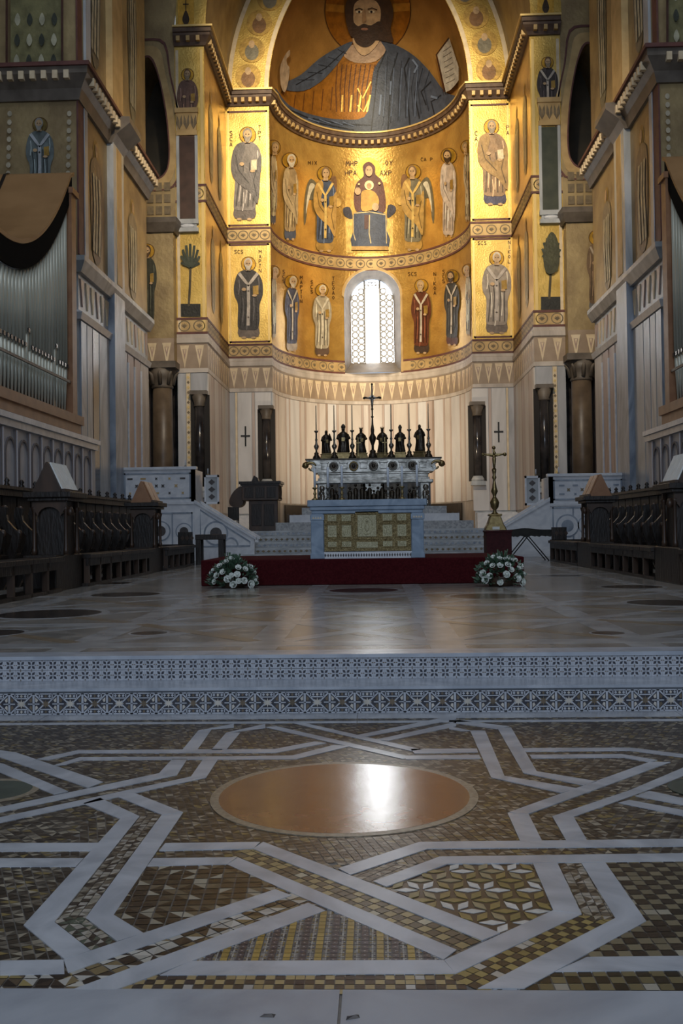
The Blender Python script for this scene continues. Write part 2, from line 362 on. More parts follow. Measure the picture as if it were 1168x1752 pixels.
Ffar.build('tessera_field', floor); Fnear.build('tessera_field', floor)
# star panel: lozenges set round dark stars, each stone a piece of its own
star_me = {}
def lozenge(col):
    if col not in star_me:
        c = hexc(col)
        star_me[col] = MB().prism([(-0.046, 0), (0, -0.0195), (0.046, 0), (0, 0.0195)], 'z', -0.005, 0).mesh('tessera', M('tessera_' + col[1:], c, tuple(x * 0.8 for x in c), 40, 0.33))
    return star_me[col]
MB().prism(Z_STAR, 'z', -0.005, 0.002).build('star_panel_ground', M('dark_star_stone', (0.035, 0.024, 0.018), (0.055, 0.04, 0.03), 12, 0.35), floor)
a_s = 0.118
cxs = sum(p[0] for p in Z_STAR) / len(Z_STAR); cys = sum(p[1] for p in Z_STAR) / len(Z_STAR)
for i in range(-12, 13):
    for j in range(-12, 13):
        bx, by = cxs + (i + j * 0.5) * a_s, cys + j * a_s * 0.866
        for k, (dx, dy) in enumerate(((0.5, 0), (0.25, 0.433), (-0.25, 0.433))):
            x, y = bx + dx * a_s, by + dy * a_s
            if not inpoly(x, y, Z_STAR): continue
            white = (i % 2 == 0 and (j % 2 == 0)) or k == 0 and j % 3 == 0
            col = random.choice(['#c2bfb8', '#cbc8c2']) if white else random.choice(['#85764a', '#7a7048', '#8d8468'])
            o = link('tessera', lozenge(col), [], floor); o.location = (x, y, 0.0045); o.rotation_euler = (0, 0, k * PI / 3)
# discs
PRES_B0 = M('disc_border_stone', (0.20, 0.16, 0.11), (0.30, 0.25, 0.18), 40, 0.35)
MB().prism(circ(disc_c, disc_r), 'z', -0.02, 0.0068).build('porphyry_disc', PORPH, floor)
def ring_prism(c, r0, r1, z, name, mat, parent, n=64, z0=-0.01):
    b = MB(); vs_ = []; fs = []
    for k in range(n):
        a = 2*PI*k/n
        for r, zz in ((r0, z0), (r1, z0), (r1, z), (r0, z)): vs_.append((c[0]+r*math.cos(a), c[1]+r*math.sin(a), zz))
    for k in range(n):
        k2 = (k+1) % n
        for e in range(4): fs.append((k*4+e, k*4+(e+1) % 4, k2*4+(e+1) % 4, k2*4+e))
    return b.add(vs_, fs).build(name, mat, parent)
ring_prism(disc_c, disc_r, disc_r + 0.045, 0.0062, 'disc_border', PRES_B0, floor)
gc = fl('A', -30, 450); MB().prism(circ(gc, 0.2), 'z', -0.02, 0.0068).build('green_disc', GREENST, floor)
ring_prism(gc, 0.2, 0.24, 0.0062, 'disc_border', PRES_B0, floor)
gc2 = fl('C', 1290, 440); MB().prism(circ(gc2, 0.2), 'z', -0.02, 0.0068).build('green_disc', GREENST, floor)
# two chips lying on the front slab
for px, py in ((457, 1738), (602, 1741)):
    p = atz(px, py, 0.006); b = MB()
    b.add([(-.022, -.008, 0), (.02, -.011, 0), (.024, .008, 0), (-.01, .013, 0), (-.008, -.002, .006), (.012, .003, .005)],
          [(0, 1, 5, 4), (1, 2, 5), (2, 3, 4, 5), (3, 0, 4), (0, 3, 2, 1)])
    o = b.build('stone_chip', DARKIN, None, (p.x, p.y, 0.0062), 0.0 if px < 500 else 0.4)
    tag(o, 'small dark chip lying on the pale front slab, ' + ('leftmost of two' if px < 500 else 'rightmost of two'), 'chip', 'chips on the front slab')
# ------------------------------------------------------------------ two inlaid steps
STEPW = M('step_marble', (0.30, 0.33, 0.38), (0.41, 0.44, 0.49), 2.0, 0.25, kind='vein')
TILE_B = M('riser_tile_ground', (0.34, 0.36, 0.40), (0.44, 0.46, 0.50), 20, 0.4)
TILE_D = M('riser_tile_dark', (0.025, 0.027, 0.038), (0.05, 0.05, 0.06), 15, 0.3)
TILE_C = M('riser_tile_cream', (0.42, 0.38, 0.32), (0.56, 0.52, 0.46), 9, 0.35)
TILE_O = M('riser_tile_brown', (0.11, 0.085, 0.055), (0.16, 0.12, 0.08), 9, 0.35)
step = MB().box(-9.5, 9.5, 7.37, 7.80, -0.3, 0.162).build('step_lower', STEPW); struct(step, 'lower marble step with a riser of inlaid stars')
MB().box(-9.5, 9.5, 7.345, 7.80, 0.183, 0.205).build('tread_slab', STEPW, step)
MB().box(-9.5, 9.5, 7.375, 7.80, 0.16, 0.184).build('riser_bed', STEPW, step)
pres = MB().box(-9.6, 9.6, 7.76, 34.5, -0.3, 0.355).build('floor_presbytery', STEPW)
struct(pres, 'polished inlaid presbytery floor above the two steps')
MB().box(-9.6, 9.6, 7.735, 8.02, 0.372, 0.402).build('edge_slab', STEPW, pres)
PRES_G = M('presbytery_ground', (0.16, 0.15, 0.135), (0.27, 0.25, 0.225), 5.0, 0.22, kind='voronoi', fac=(0.1, 0.9))
PRES_A = M('presbytery_band', (0.24, 0.24, 0.24), (0.36, 0.36, 0.36), 3.0, 0.22)
PRES_B = M('presbytery_brown', (0.19, 0.14, 0.09), (0.25, 0.19, 0.125), 5.0, 0.22)
PRES_D = M('presbytery_dark_disc', (0.022, 0.018, 0.017), (0.035, 0.03, 0.028), 5.0, 0.2)
MB().box(-9.6, 9.6, 8.02, 34.5, 0.34, 0.3985).build('inlay_bed', PRES_G, pres)
# riser tiles
def flower_tile():
    b = MB(); s_ = 0.0435
    b.mat(0).box(-s_, s_, 0, 0.012, -s_, s_)
    for sx in (-1, 1):
        for sz in (-1, 1):
            b.mat(1).prism([(0.004*sx, 0.004*sz), (0.024*sx, 0.008*sz), (0.029*sx, 0.029*sz), (0.008*sx, 0.024*sz)], 'y', -0.0025, 0.002)
    for sx, sz in ((1, 0), (-1, 0), (0, 1), (0, -1)):
        b.mat(2).prism([(sx*0.036 + 0.005*abs(sz), sz*0.036 + 0.005*abs(sx)), (sx*0.0425, sz*0.0425), (sx*0.036 - 0.005*abs(sz), sz*0.036 - 0.005*abs(sx)), (sx*0.028, sz*0.028)], 'y', -0.002, 0.002)
    b.mat(0).prism([(0.006, 0), (0, 0.006), (-0.006, 0), (0, -0.006)], 'y', -0.0035, 0.002)
    return b.mesh('flower_tile', [TILE_B, TILE_D, TILE_O])
def star_tile(v):
    b = MB(); w, h = 0.094, 0.08
    b.mat(1).box(-w, w, 0, 0.012, -h, h)
    def bar(x0, z0, x1, z1, t=0.005, m=0, y=-0.003):
        d = Vector((x1-x0, z1-z0)).normalized(); n = Vector((-d.y, d.x)) * t
        b.mat(m).prism([(x0+n.x, z0+n.y), (x1+n.x, z1+n.y), (x1-n.x, z1-n.y), (x0-n.x, z0-n.y)], 'y', y, 0.002)
    for sx in (-1, 1):
        bar(sx*w, -h, sx*0.012, 0.0); bar(sx*w, h, sx*0.012, 0.0); bar(sx*w*.97, -h, sx*w*.97, h, 0.004)
        bar(sx*w, 0, sx*0.05, 0, 0.004)
    bar(-w, -h*.96, w, -h*.96, 0.004); bar(-w, h*.96, w, h*.96, 0.004)
    bar(-0.05, -h, -0.05, -0.042, 0.004); bar(0.05, -h, 0.05, -0.042, 0.004); bar(-0.05, h, -0.05, 0.042, 0.004); bar(0.05, h, 0.05, 0.042, 0.004)
    bar(-0.05, -0.042, 0.05, -0.042, 0.004); bar(-0.05, 0.042, 0.05, 0.042, 0.004)
    st = [((0.036 if k % 2 == 0 else 0.016)*math.cos(PI*k/8), (0.036 if k % 2 == 0 else 0.016)*math.sin(PI*k/8)) for k in range(16)]
    b.mat(2).prism(st, 'y', -0.0055, 0.002)
    for sz in (-1, 1):
        for sx in (-1, 0, 1):
            b.mat(2 if sx == 0 else 0).prism([(sx*0.03-0.011, sz*0.06), (sx*0.03, sz*0.06-0.012), (sx*0.03+0.011, sz*0.06), (sx*0.03, sz*0.06+0.012)], 'y', -0.004, 0.002)
    for sx in (-1, 1):
        b.mat(3).prism([(sx*0.06, 0.03), (sx*0.082, 0.05), (sx*0.082, 0.018), (sx*0.07, 0.012)], 'y', -0.003, 0.002)
        b.mat(3).prism([(sx*0.06, -0.03), (sx*0.082, -0.05), (sx*0.082, -0.018), (sx*0.07, -0.012)], 'y', -0.003, 0.002)
    return b.mesh('star_tile', [TILE_B, TILE_D, TILE_C if v else TILE_O, TILE_O if v else TILE_C])
fm = flower_tile()
for k in range(-37, 38):
    for z in (0.248, 0.332): 
        o = link('riser_tile', fm, [], pres); o.location = (k * 0.088 - 0.1, 7.748, z - 0.002)
sms = [star_tile(0), star_tile(1)]
for k in range(-17, 18):
    o = link('riser_tile', sms[k % 2], [], step); o.location = (k * 0.19 - 0.12, 7.358, 0.0865)
# presbytery inlay
def pband(pts, m, z=0.4):
    MB().prism(pts, 'z', 0.36, z).build('inlay_band', m, pres)
def line(x0, y0, x1, y1, w, m, z=0.4):
    d = Vector((x1-x0, y1-y0)).normalized(); n = Vector((-d.y, d.x)) * (w/2)
    pband([(x0+n.x, y0+n.y), (x1+n.x, y1+n.y), (x1-n.x, y1-n.y), (x0-n.x, y0-n.y)], m, z)
for k, x in enumerate((-4.6, -2.5, -0.85, 0.75, 2.4, 4.5)):
    line(x, 8.02, x, 30, 0.3, PRES_A, 0.4001)
for k, y in enumerate((8.5, 10.4, 12.6, 15.0, 20.5, 24, 28)): line(-5.2, y, 5.2, y, 0.32, PRES_A, 0.4003)
for k, y in enumerate((8.7, 10.6, 12.8)):
    for x, x2 in ((-4.5, -2.6), (-2.4, -0.95), (0.85, 2.3), (2.5, 4.4)):
        line(x, y, x2, y + 1.7, 0.16, PRES_A, 0.4005); line(x2, y, x, y + 1.7, 0.16, PRES_B, 0.4006)
    line(-0.7, y, 0.6, y + 1.7, 0.2, PRES_A, 0.4005); line(0.6, y, -0.7, y + 1.7, 0.2, PRES_A, 0.4006)
    pband([(0.1, y + .25), (0.55, y + .85), (0.1, y + 1.45), (-0.35, y + .85)], PRES_B, 0.4004)
for px, py, w in ((215, 1017, 118), (85, 1050, 175), (-15, 1083, 110), (622, 1010, 118), (255, 1083, 62), (835, 1020, 130), (400, 1020, 90), (1080, 1004, 100), (1140, 1031, 130), (1040, 1083, 55), (180, 998, 90), (960, 985, 70)):
    c = atz(px, py, 0.4); r = w * c.y / F_PX / 2
    MB().prism(circ((c.x, c.y), r, 40), 'z', 0.36, 0.4009).build('dark_disc', PRES_D, pres)
    ring_prism((c.x, c.y), r, r * 1.16, 0.4008, 'disc_border', PRES_A, pres, 40, 0.36)
# ================================================================== SETTING: apse, chancel arch, piers
AX, A0, YA, KB = 0.07, 4.80, 46.0, 5.5 / 4.8
ZS, RC, CC = 22.5, 9.1, 4.3                      # springing, radius and centre offset of the pointed conch
US = 5.1
def wid(z, R=RC): return A0 if z <= ZS else max(0.02, math.sqrt(max(1e-6, R*R - (z-ZS)**2)) - CC)
class ApseS:
    du, dv = 0.3, 0.3
    def P(s, u, z, off=0.0):
        t = u / US; w = wid(z) - off
        k = 0.0
        if z > ZS: k = off * min(1.0, (z-ZS) / RC)
        return (AX + w*math.sin(t), YA + KB*w*math.cos(t), z - k)
    def px(s, x, y):
        lo, hi = YA - 0.0, YA + KB*A0 + 1.5
        def f(Y):
            p = aty(x, y, Y); w = wid(p.z); return ((p.x-AX)/w)**2 + ((Y-YA)/(KB*w))**2 - 1
        for _ in range(40):
            m = (lo+hi)/2
            if f(m) > 0: hi = m
            else: lo = m
        p = aty(x, y, lo); w = wid(p.z)
        return (US*math.atan2((p.x-AX)/w, (lo-YA)/(KB*w)), p.z)
class FlatS:
    """frontal plane at depth Y"""
    du = dv = 99
    def __init__(s, Y): s.Y = Y
    def P(s, u, z, off=0.0): return (u, s.Y - off, z)
    def px(s, x, y): p = aty(x, y, s.Y); return (p.x, p.z)
class SideS:
    """lateral plane at X, facing the axis"""
    du = dv = 99
    def __init__(s, X): s.X = X; s.d = -1 if X > 0 else 1
    def P(s, u, z, off=0.0): return (s.X + s.d*off, u, z)
    def px(s, x, y): p = atx(x, y, s.X); return (p.y, p.z)
APSE = ApseS(); CF = FlatS(46.0); BF = FlatS(40.1); DF = FlatS(39.5)
def decal_mesh(name, groups, surf, mats):
    """groups: list of (loops, material index, offset); loops in surface coordinates; the first loop is the outline, others are holes"""
    bm = bmesh.new()
    for loops, mi, off in groups:
        b2 = bmesh.new(); flat = [p for lp in loops for p in lp]
        vs_ = [b2.verts.new((p[0], p[1], 0)) for p in flat]
        for t in tessellate_polygon([[Vector((p[0], p[1], 0)) for p in lp] for lp in loops]):
            try: b2.faces.new([vs_[i] for i in t])
            except ValueError: pass
        for ax, st in ((0, surf.du), (1, surf.dv)):
            lo, hi = min(p[ax] for p in flat), max(p[ax] for p in flat)
            k = math.floor(lo/st) + 1
            while k*st < hi:
                co = [0, 0, 0]; no = [0, 0, 0]; co[ax] = k*st; no[ax] = 1
                bmesh.ops.bisect_plane(b2, geom=b2.verts[:] + b2.edges[:] + b2.faces[:], plane_co=co, plane_no=no); k += 1
        mp = {}
        for v in b2.verts: mp[v] = bm.verts.new(surf.P(v.co.x, v.co.y, off))
        for f in b2.faces:
            try: nf = bm.faces.new([mp[v] for v in f.verts]); nf.material_index = mi; nf.smooth = surf.du < 9
            except ValueError: pass
        b2.free()
    me = bpy.data.meshes.new(name); bm.to_mesh(me); bm.free()
    for m in mats: me.materials.append(m)
    return me
def decal(name, loops, surf, off, mat, parent):
    return link(name, decal_mesh(name, [(loops, 0, off)], surf, [mat]), [], parent)
def rect(u0, u1, z0, z1): return [(u0, z0), (u1, z0), (u1, z1), (u0, z1)]
def sweep(path, prof, smooth=False):
    """path: (x, y, nx, ny); prof: (projection, z) outline, closed"""
    b = MB(); n = len(prof); vs_ = []; fs = []
    for x, y, nx, ny in path:
        for o, z in prof: vs_.append((x + nx*o, y + ny*o, z))
    for i in range(len(path)-1):
        for k in range(n): fs.append((i*n+k, i*n+(k+1) % n, (i+1)*n+(k+1) % n, (i+1)*n+k))
    fs.append(tuple(range(n))); fs.append(tuple((len(path)-1)*n + k for k in range(n)))
    return b.add(vs_, fs, smooth)
XC, XB, YB, XW = 6.82, 8.08, 40.1, 8.6          # inner wall of the chancel arch, its outer edge, its front, pier wall
def apse_path(n=40, t0=-PI/2, t1=PI/2):
    out = []
    for k in range(n+1):
        t = t0 + (t1-t0)*k/n; nx, ny = -math.sin(t), -math.cos(t); out.append((AX + A0*math.sin(t), YA + KB*A0*math.cos(t), nx, ny))
    return out
def side_path(s):     # from B's outer edge to the apse corner
    return [(s*XB, YB, 0, -1), (s*XC, YB, -s, -1), (s*XC, YA, -s, -1), (s*A0 + AX, YA, 0, -1)]
CHAIN = side_path(-1)[:-1] + [(-A0 + AX, YA, 0.5, -1)] + apse_path(40, -PI/2 + .06, PI/2 - .06) + [(A0 + AX, YA, -0.5, -1)] + list(reversed(side_path(1)[:-1]))
wall_apse = empty('wall_apse', (0, YA, 0)); struct(wall_apse, 'curved gold mosaic apse with half dome, window and marble dado')
wall_apse.location = (0, 0, 0)
UM = US * PI / 2
WX = 0.11                                          # window axis
def arch_loop(cx, hw, z0, zs, n=14, cw=False):
    p = [(cx - hw, z0), (cx + hw, z0)] + [(cx + hw*math.cos(PI*k/n), zs + hw*1.02*math.sin(PI*k/n)) for k in range(n+1)]
    return p
uw = lambda x: US*math.asin((x-AX)/A0)
hole = [(uw(x), z) for x, z in arch_loop(WX, 1.5, 9.72, 13.75)]
decal('dado_wall', [rect(-UM, UM, 1.2, 9.72)], APSE, 0, MARB_W, wall_apse)
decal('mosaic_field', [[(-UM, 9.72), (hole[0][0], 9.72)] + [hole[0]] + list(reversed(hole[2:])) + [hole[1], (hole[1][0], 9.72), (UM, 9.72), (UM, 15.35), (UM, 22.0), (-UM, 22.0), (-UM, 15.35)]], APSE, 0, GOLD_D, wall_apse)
# conch
b = MB(); vs_ = []; fs = []; nt, nz = 48, 24
ztop = ZS + math.sqrt(RC*RC - CC*CC) - 0.02
for j in range(nz+1):
    z = 22.0 + (ztop - 22.0)*j/nz
    for k in range(nt+1): vs_.append(APSE.P(-UM + 2*UM*k/nt, z))
for j in range(nz):
    for k in range(nt): fs.append((j*(nt+1)+k, j*(nt+1)+k+1, (j+1)*(nt+1)+k+1, (j+1)*(nt+1)+k))
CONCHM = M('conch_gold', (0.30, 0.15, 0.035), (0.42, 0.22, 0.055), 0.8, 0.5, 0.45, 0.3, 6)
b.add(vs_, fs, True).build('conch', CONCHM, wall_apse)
# window: splayed reveal, frame, tracery and daylight pane
win = empty('window_1', (0, 0, 0)); struct(win, 'narrow round-arched apse window with pierced tracery, bright with daylight')
YW = 52.4
def ywall(x): return YA + KB*A0*math.sqrt(1-((x-AX)/A0)**2)
o_l = arch_loop(WX, 1.5, 9.72, 13.75, 20); i_l = arch_loop(WX, 1.16, 10.45, 13.85, 20)
b = MB(); n = len(o_l)
b.add([(x, ywall(x) - 0.02, z) for x, z in o_l] + [(x, YW, z) for x, z in i_l], [(i, (i+1) % n, n+(i+1) % n, n+i) for i in range(n)])
b.build('reveal', M('reveal_plaster', (.13, .10, .07), (.20, .155, .11), 2, .7), win)
b = MB(); o2 = [(WX + (x-WX)*1.07, z + (0.12 if z > 12 else 0)) for x, z in o_l]
b.add([(x, ywall(x) - 0.07, z) for x, z in o_l[1:]] + [(x, ywall(x) - 0.07, z) for x, z in o2[1:]] + [(x, ywall(x) + .02, z) for x, z in o_l[1:]] + [(x, ywall(x) + 0.02, z) for x, z in o2[1:]],
      [q for i in range(n-2) for q in ((i, i+1, n-1+i+1, n-1+i), (i, i+1, 2*(n-1)+i+1, 2*(n-1)+i), (n-1+i, n+i, 3*(n-1)+i+1, 3*(n-1)+i))])
b.build('window_frame', BANDC, win)
MB().prism(i_l, 'y', YW + 0.22, YW + 0.26).build('window_pane', GLOW, win)
# pierced stone slab: solid strips between the columns of openings, and a ring for each opening
def winx(f): return WX + f*1.16
for f, wd in ((-0.97, .05), (-0.36, .10), (0.36, .10), (0.97, .05)):
    zt = 13.85 + 1.16*math.sqrt(max(0, 1-f*f)) 
    MB().box(winx(f)-wd/2, winx(f)+wd/2, YW, YW+.12, 10.45, zt).build('tracery_bar', LEAD, win)
rb = MB(); r_out, r_in, n_ = 0.185, 0.118, 12; vs_ = []; fs = []
for k in range(n_):
    a = 2*PI*k/n_
    sq = 0.17 / max(abs(math.cos(a)), abs(math.sin(a)))
    for r, y in ((r_in, 0), (sq, 0), (sq, .1), (r_in, .1)): vs_.append((r*math.cos(a), y, r*math.sin(a)))
for k in range(n_):
    k2 = (k+1) % n_
    for e in range(4): fs.append((k*4+e, k*4+(e+1) % 4, k2*4+(e+1) % 4, k2*4+e))
ring_me = rb.add(vs_, fs).mesh('tracery_ring', [LEAD])
for sx in (-1, 1):
    for c in (0, 1):
        f = 0.52 + c*0.29
        for k in range(14):
            z = 10.62 + k*0.34
            if (f*1.16 + .1)**2 + max(0, z + .1 - 13.85)**2 < 1.16**2:
                o = link('tracery_ring', ring_me, [], win); o.location = (winx(sx*f), YW, z)
for k in range(4):
    o = link('tracery_ring', ring_me, [], win); o.location = (winx(-0.26 + 0.174*k), YW, 14.62 + (0.14 if k in (1, 2) else 0)); o.scale = (.7, 1, .7)
STONE = M('cornice_stone', (0.10, 0.08, 0.06), (0.17, 0.14, 0.11), 2, .5)
FRIEZE = M('frieze_ground', (0.30, 0.22, 0.15), (0.40, 0.30, 0.21), 1.5, .45)
# ---- chancel walls (C, B), one object per side
walls = {}
for s, nm in ((-1, 'wall_left'), (1, 'wall_right')):
    w = empty(nm); walls[s] = w
    struct(w, ('left' if s < 0 else 'right') + ' side of the chancel: stepped gold mosaic pilasters over marble dado')
    # front of the inner pilaster (C) with the apse arch above, lower dado
    decal('dado_wall', [rect(*sorted((s*A0 + AX, s*XC)), 1.2, 9.72)], CF, 0, MARB, w)
    decal('pilaster_field', [rect(*sorted((s*A0 + AX, s*XC)), 9.72, ZS)], CF, 0, GOLD, w)
    # lateral wall between C and B
    S = SideS(s*XC)
    decal('dado_wall', [rect(YB, YA, 1.2, 9.72)], S, 0, MARB_W, w)
    decal('lateral_field', [rect(YB, YA, 9.72, ZS)], S, 0, GOLD_D, w)
    # front of the outer pilaster (B)
    decal('dado_wall', [rect(*sorted((s*XC, s*XB)), 1.2, 9.72)], BF, 0, MARB, w)
    decal('pilaster_field', [rect(*sorted((s*XC, s*XB)), 9.72, ZS)], BF, 0, GOLD, w)
    # arch faces and vault between, half profile each side
    def prof(R, n=16, z0=ZS):
        zt = math.sqrt(R*R - CC*CC); return [(s*(math.sqrt(R*R - (zt*k/n)**2) - CC) + AX, ZS + zt*k/n) for k in range(n+1)]
    pi, po, pb = prof(RC), prof(RC + 2.02), prof(RC + 3.3)
    n = len(pi)
    b = MB().add([(x, YA, z) for x, z in pi] + [(x, YA, z) for x, z in po], [(i, i+1, n+i+1, n+i) for i in range(n-1)]); b.build('arch_face', GOLD, w)
    b = MB().add([(x, YB, z) for x, z in po] + [(x, YA, z) for x, z in po], [(i, i+1, n+i+1, n+i) for i in range(n-1)], True); b.build('vault', GOLD_W, w)
    b = MB().add([(x, YB, z) for x, z in po] + [(x, YB, z) for x, z in pb], [(i, i+1, n+i+1, n+i) for i in range(n-1)]); b.build('arch_face', GOLD, w)
    # wall over and outside the outer pilaster (D), with the dark oval opening high up
    ox = s*9.22
    half = [(0, 16.2), (.5, 16.35), (.78, 16.7), (.86, 17.3), (.84, 18.0), (.76, 18.9), (.62, 19.8), (.42, 20.7), (.2, 21.25), (0, 21.45)]
    def lancet(g): 
        c_ = 18.6; R_ = [(ox + (u + (g if 0 < u else 0)), z + (g*1.4 if z > 21 else (-g*.8 if z < 16.5 else 0))) for u, z in half]
        return R_ + [(2*ox - x, z) for x, z in reversed(R_[1:-1])]
    hl = smooth_loop(lancet(0.0), 3); NH = len(hl)
    outer = [(s*XB, 14.2), (s*XB, ZS)] + [(x, z) for x, z in pb[1:]] + [(AX, 34), (s*14, 34), (s*14, 14.2)]
    decal('upper_wall', [outer, hl], FlatS(YB + 0.002), 0, GOLD_W, w)
    b = MB(); b.add([(x, YB, z) for x, z in hl] + [(x, YB + 2.2, z) for x, z in hl], [(i, (i+1) % NH, NH+(i+1) % NH, NH+i) for i in range(NH)]); b.build('opening_reveal', GOLD_W, w)
    b = MB().add([(x, YB + 2.2, z) for x, z in hl], [tuple(range(NH))]); b.build('opening_back', VOIDM, w)
    for r0, r1, m in ((0.0, 0.06, MAROON), (0.06, 0.34, BANDC), (0.5, 0.57, MAROON)):
        l0, l1 = smooth_loop(lancet(r0), 3), smooth_loop(lancet(r1), 3)
        b = MB().add([(x, YB - .03, z) for x, z in l0] + [(x, YB - .03, z) for x, z in l1], [(i, (i+1) % NH, NH+(i+1) % NH, NH+i) for i in range(NH)]); b.build('opening_border', m, w)
    # arch moulding curve that runs past the opening down to the impost
    # lower pier D with impost, mosaic, column in a recess
    MB().box(s*XB, s*9.9, 39.5, 41.0, 8.45, 14.05).build('impost_pier', GOLD_W, w)
    b = sweep([(s*9.9, 39.5, 0, -1), (s*XB, 39.5, -s*.6, -1), (s*(XB-.05), YB, -s*.6, 0)], [(0, 13.8), (.1, 13.8), (.3, 14.15), (.34, 14.35), (0, 14.4)])
    b.build('impost_cornice', STONE, w)
    MB().box(s*XB, s*9.9, 39.47, 39.52, 8.45, 9.4).build('frieze_slab', FRIEZE, w)
    MB().box(s*9.35, s*11.5, 40.6, 41.0, 1.2, 8.5).build('recess_back', MARB_R, w)
    MB().box(s*(XB+.02), s*9.4, 40.9, 41.0, 1.2, 8.5).build('recess_back', BLACKM, w)
    MB().box(s*9.3, s*11.5, 39.7, 40.2, 1.2, 8.45).build('recess_jamb', MARB_W, w)
    # mosaic courses under the opening
    for k in range(3):
        for q in range(4):
            MB().box(s*(8.3 + q*.36), s*(8.3 + q*.36 + .26), 40.06, 40.12, 14.75 + k*.5, 15.1 + k*.5).build('mosaic_medallion', ORN, w)
    col = empty('column', (s*8.66, 39.85, 1.4)); struct(col, 'dark round column under the ' + ('left' if s < 0 else 'right') + ' impost pier')
    cm = M('column_stone', (0.10, 0.07, 0.045), (0.16, 0.115, 0.075), 2, 0.4)
    MB().lathe([(.42, 0.35), (.42, 3.0), (.40, 5.95)], 24).build('shaft', cm, col)
    MB().box(-.6, .6, -.55, .55, 0, .2).lathe([(.55, .2), (.56, .27), (.48, .35)], 24).build('base', MARB, col)
    b = MB().lathe([(.41, 5.95), (.46, 6.0), (.43, 6.1), (.5, 6.4), (.62, 6.75)], 16); b.box(-.68, .68, -.62, .62, 6.75, 7.02)
    for k in range(8):
        a = 2*PI*k/8; b.tube([(.44*math.cos(a), .44*math.sin(a), 6.1), (.52*math.cos(a), .52*math.sin(a), 6.5), (.66*math.cos(a), .62*math.sin(a), 6.62)], [.08, .09, .04], 6)
    b.build('capital', STONE, col)
# ---- continuous mouldings following the stepped walls and the curve of the apse
CORN = M('cornice_brown', (0.07, 0.04, 0.028), (0.13, 0.08, 0.05), 3, .55)
def trim(n, label, prof, mat): return struct(sweep(CHAIN, prof).build('trim_%d' % n, mat), label)
t1 = trim(1, 'maroon and gold cornice at the foot of the half dome and arches', [(0, 21.86), (.08, 21.86), (.14, 21.98), (.30, 22.2), (.30, 22.3), (.36, 22.32), (.36, 22.5), (0, 22.52)], CORN)
sweep(CHAIN, [(0, 22.50), (.43, 22.50), (.43, 22.58), (0, 22.6)]).build('gilt_fillet', GOLD_L, t1)
def dentils(path, z0, z1, p0, p1, pitch, wd, mat, name, parent):
    b = MB()
    for (x0, y0, n0x, n0y), (x1, y1, n1x, n1y) in zip(path[:-1], path[1:]):
        L = math.hypot(x1-x0, y1-y0); d = ((x1-x0)/L, (y1-y0)/L); nn = (-d[1], d[0])
        if nn[0]*n0x + nn[1]*n0y < 0: nn = (-nn[0], -nn[1])
        m = max(1, int(L/pitch))
        for k in range(m):
            c = (k+.5)*L/m; cx, cy = x0 + d[0]*c, y0 + d[1]*c; h = wd/2
            q = []
            for zz in (z0, z1):
                for a, o in ((-h, p0), (h, p0), (h, p1), (-h, p1)): q.append((cx + d[0]*a + nn[0]*o, cy + d[1]*a + nn[1]*o, zz))
            b.add(q, [(0,1,2,3),(4,5,6,7),(0,1,5,4),(1,2,6,5),(2,3,7,6),(3,0,4,7)])
    o = b.build(name, mat, parent); o['kind'] = 'stuff'; return o
dentils(CHAIN, 21.98, 22.18, .1, .31, .34, .15, BANDC, 'dentil_row', t1)
t2 = trim(2, 'scrollwork mosaic band between the two rows of saints', [(0, 15.28), (.02, 15.28), (.02, 15.95), (0, 15.95)], BANDC)
_k = [i for i, p in enumerate(CHAIN) if p[1] > 50 and abs(p[0] - WX) < 1.5]
CH_L, CH_R = CHAIN[:_k[0]], CHAIN[_k[-1] + 1:]
def edge_pt(x): t = math.asin((x - AX)/A0); return (x, YA + KB*A0*math.cos(t), -math.sin(t), -math.cos(t))
CH_L = CH_L + [edge_pt(WX - 1.5)]; CH_R = [edge_pt(WX + 1.5)] + CH_R
t3 = empty('trim_3'); struct(t3, 'scrollwork mosaic band below the lower saints, broken by the window sill')
for c_ in (CH_L, CH_R): sweep(c_, [(0, 9.72), (.025, 9.72), (.025, 10.32), (0, 10.32)]).build('band_ground', BANDC, t3)
t4 = trim(4, 'pale marble moulding and frieze ground above the dado slabs', [(0, 8.05), (.05, 8.05), (.05, 8.22), (.02, 8.24), (.02, 9.25), (.09, 9.3), (.09, 9.5), (.04, 9.55), (.04, 9.72), (0, 9.72)], MARB_W)
sweep(CHAIN, [(.0, 8.24), (.024, 8.24), (.024, 9.25), (0, 9.25)]).build('frieze_ground', FRIEZE, t4)
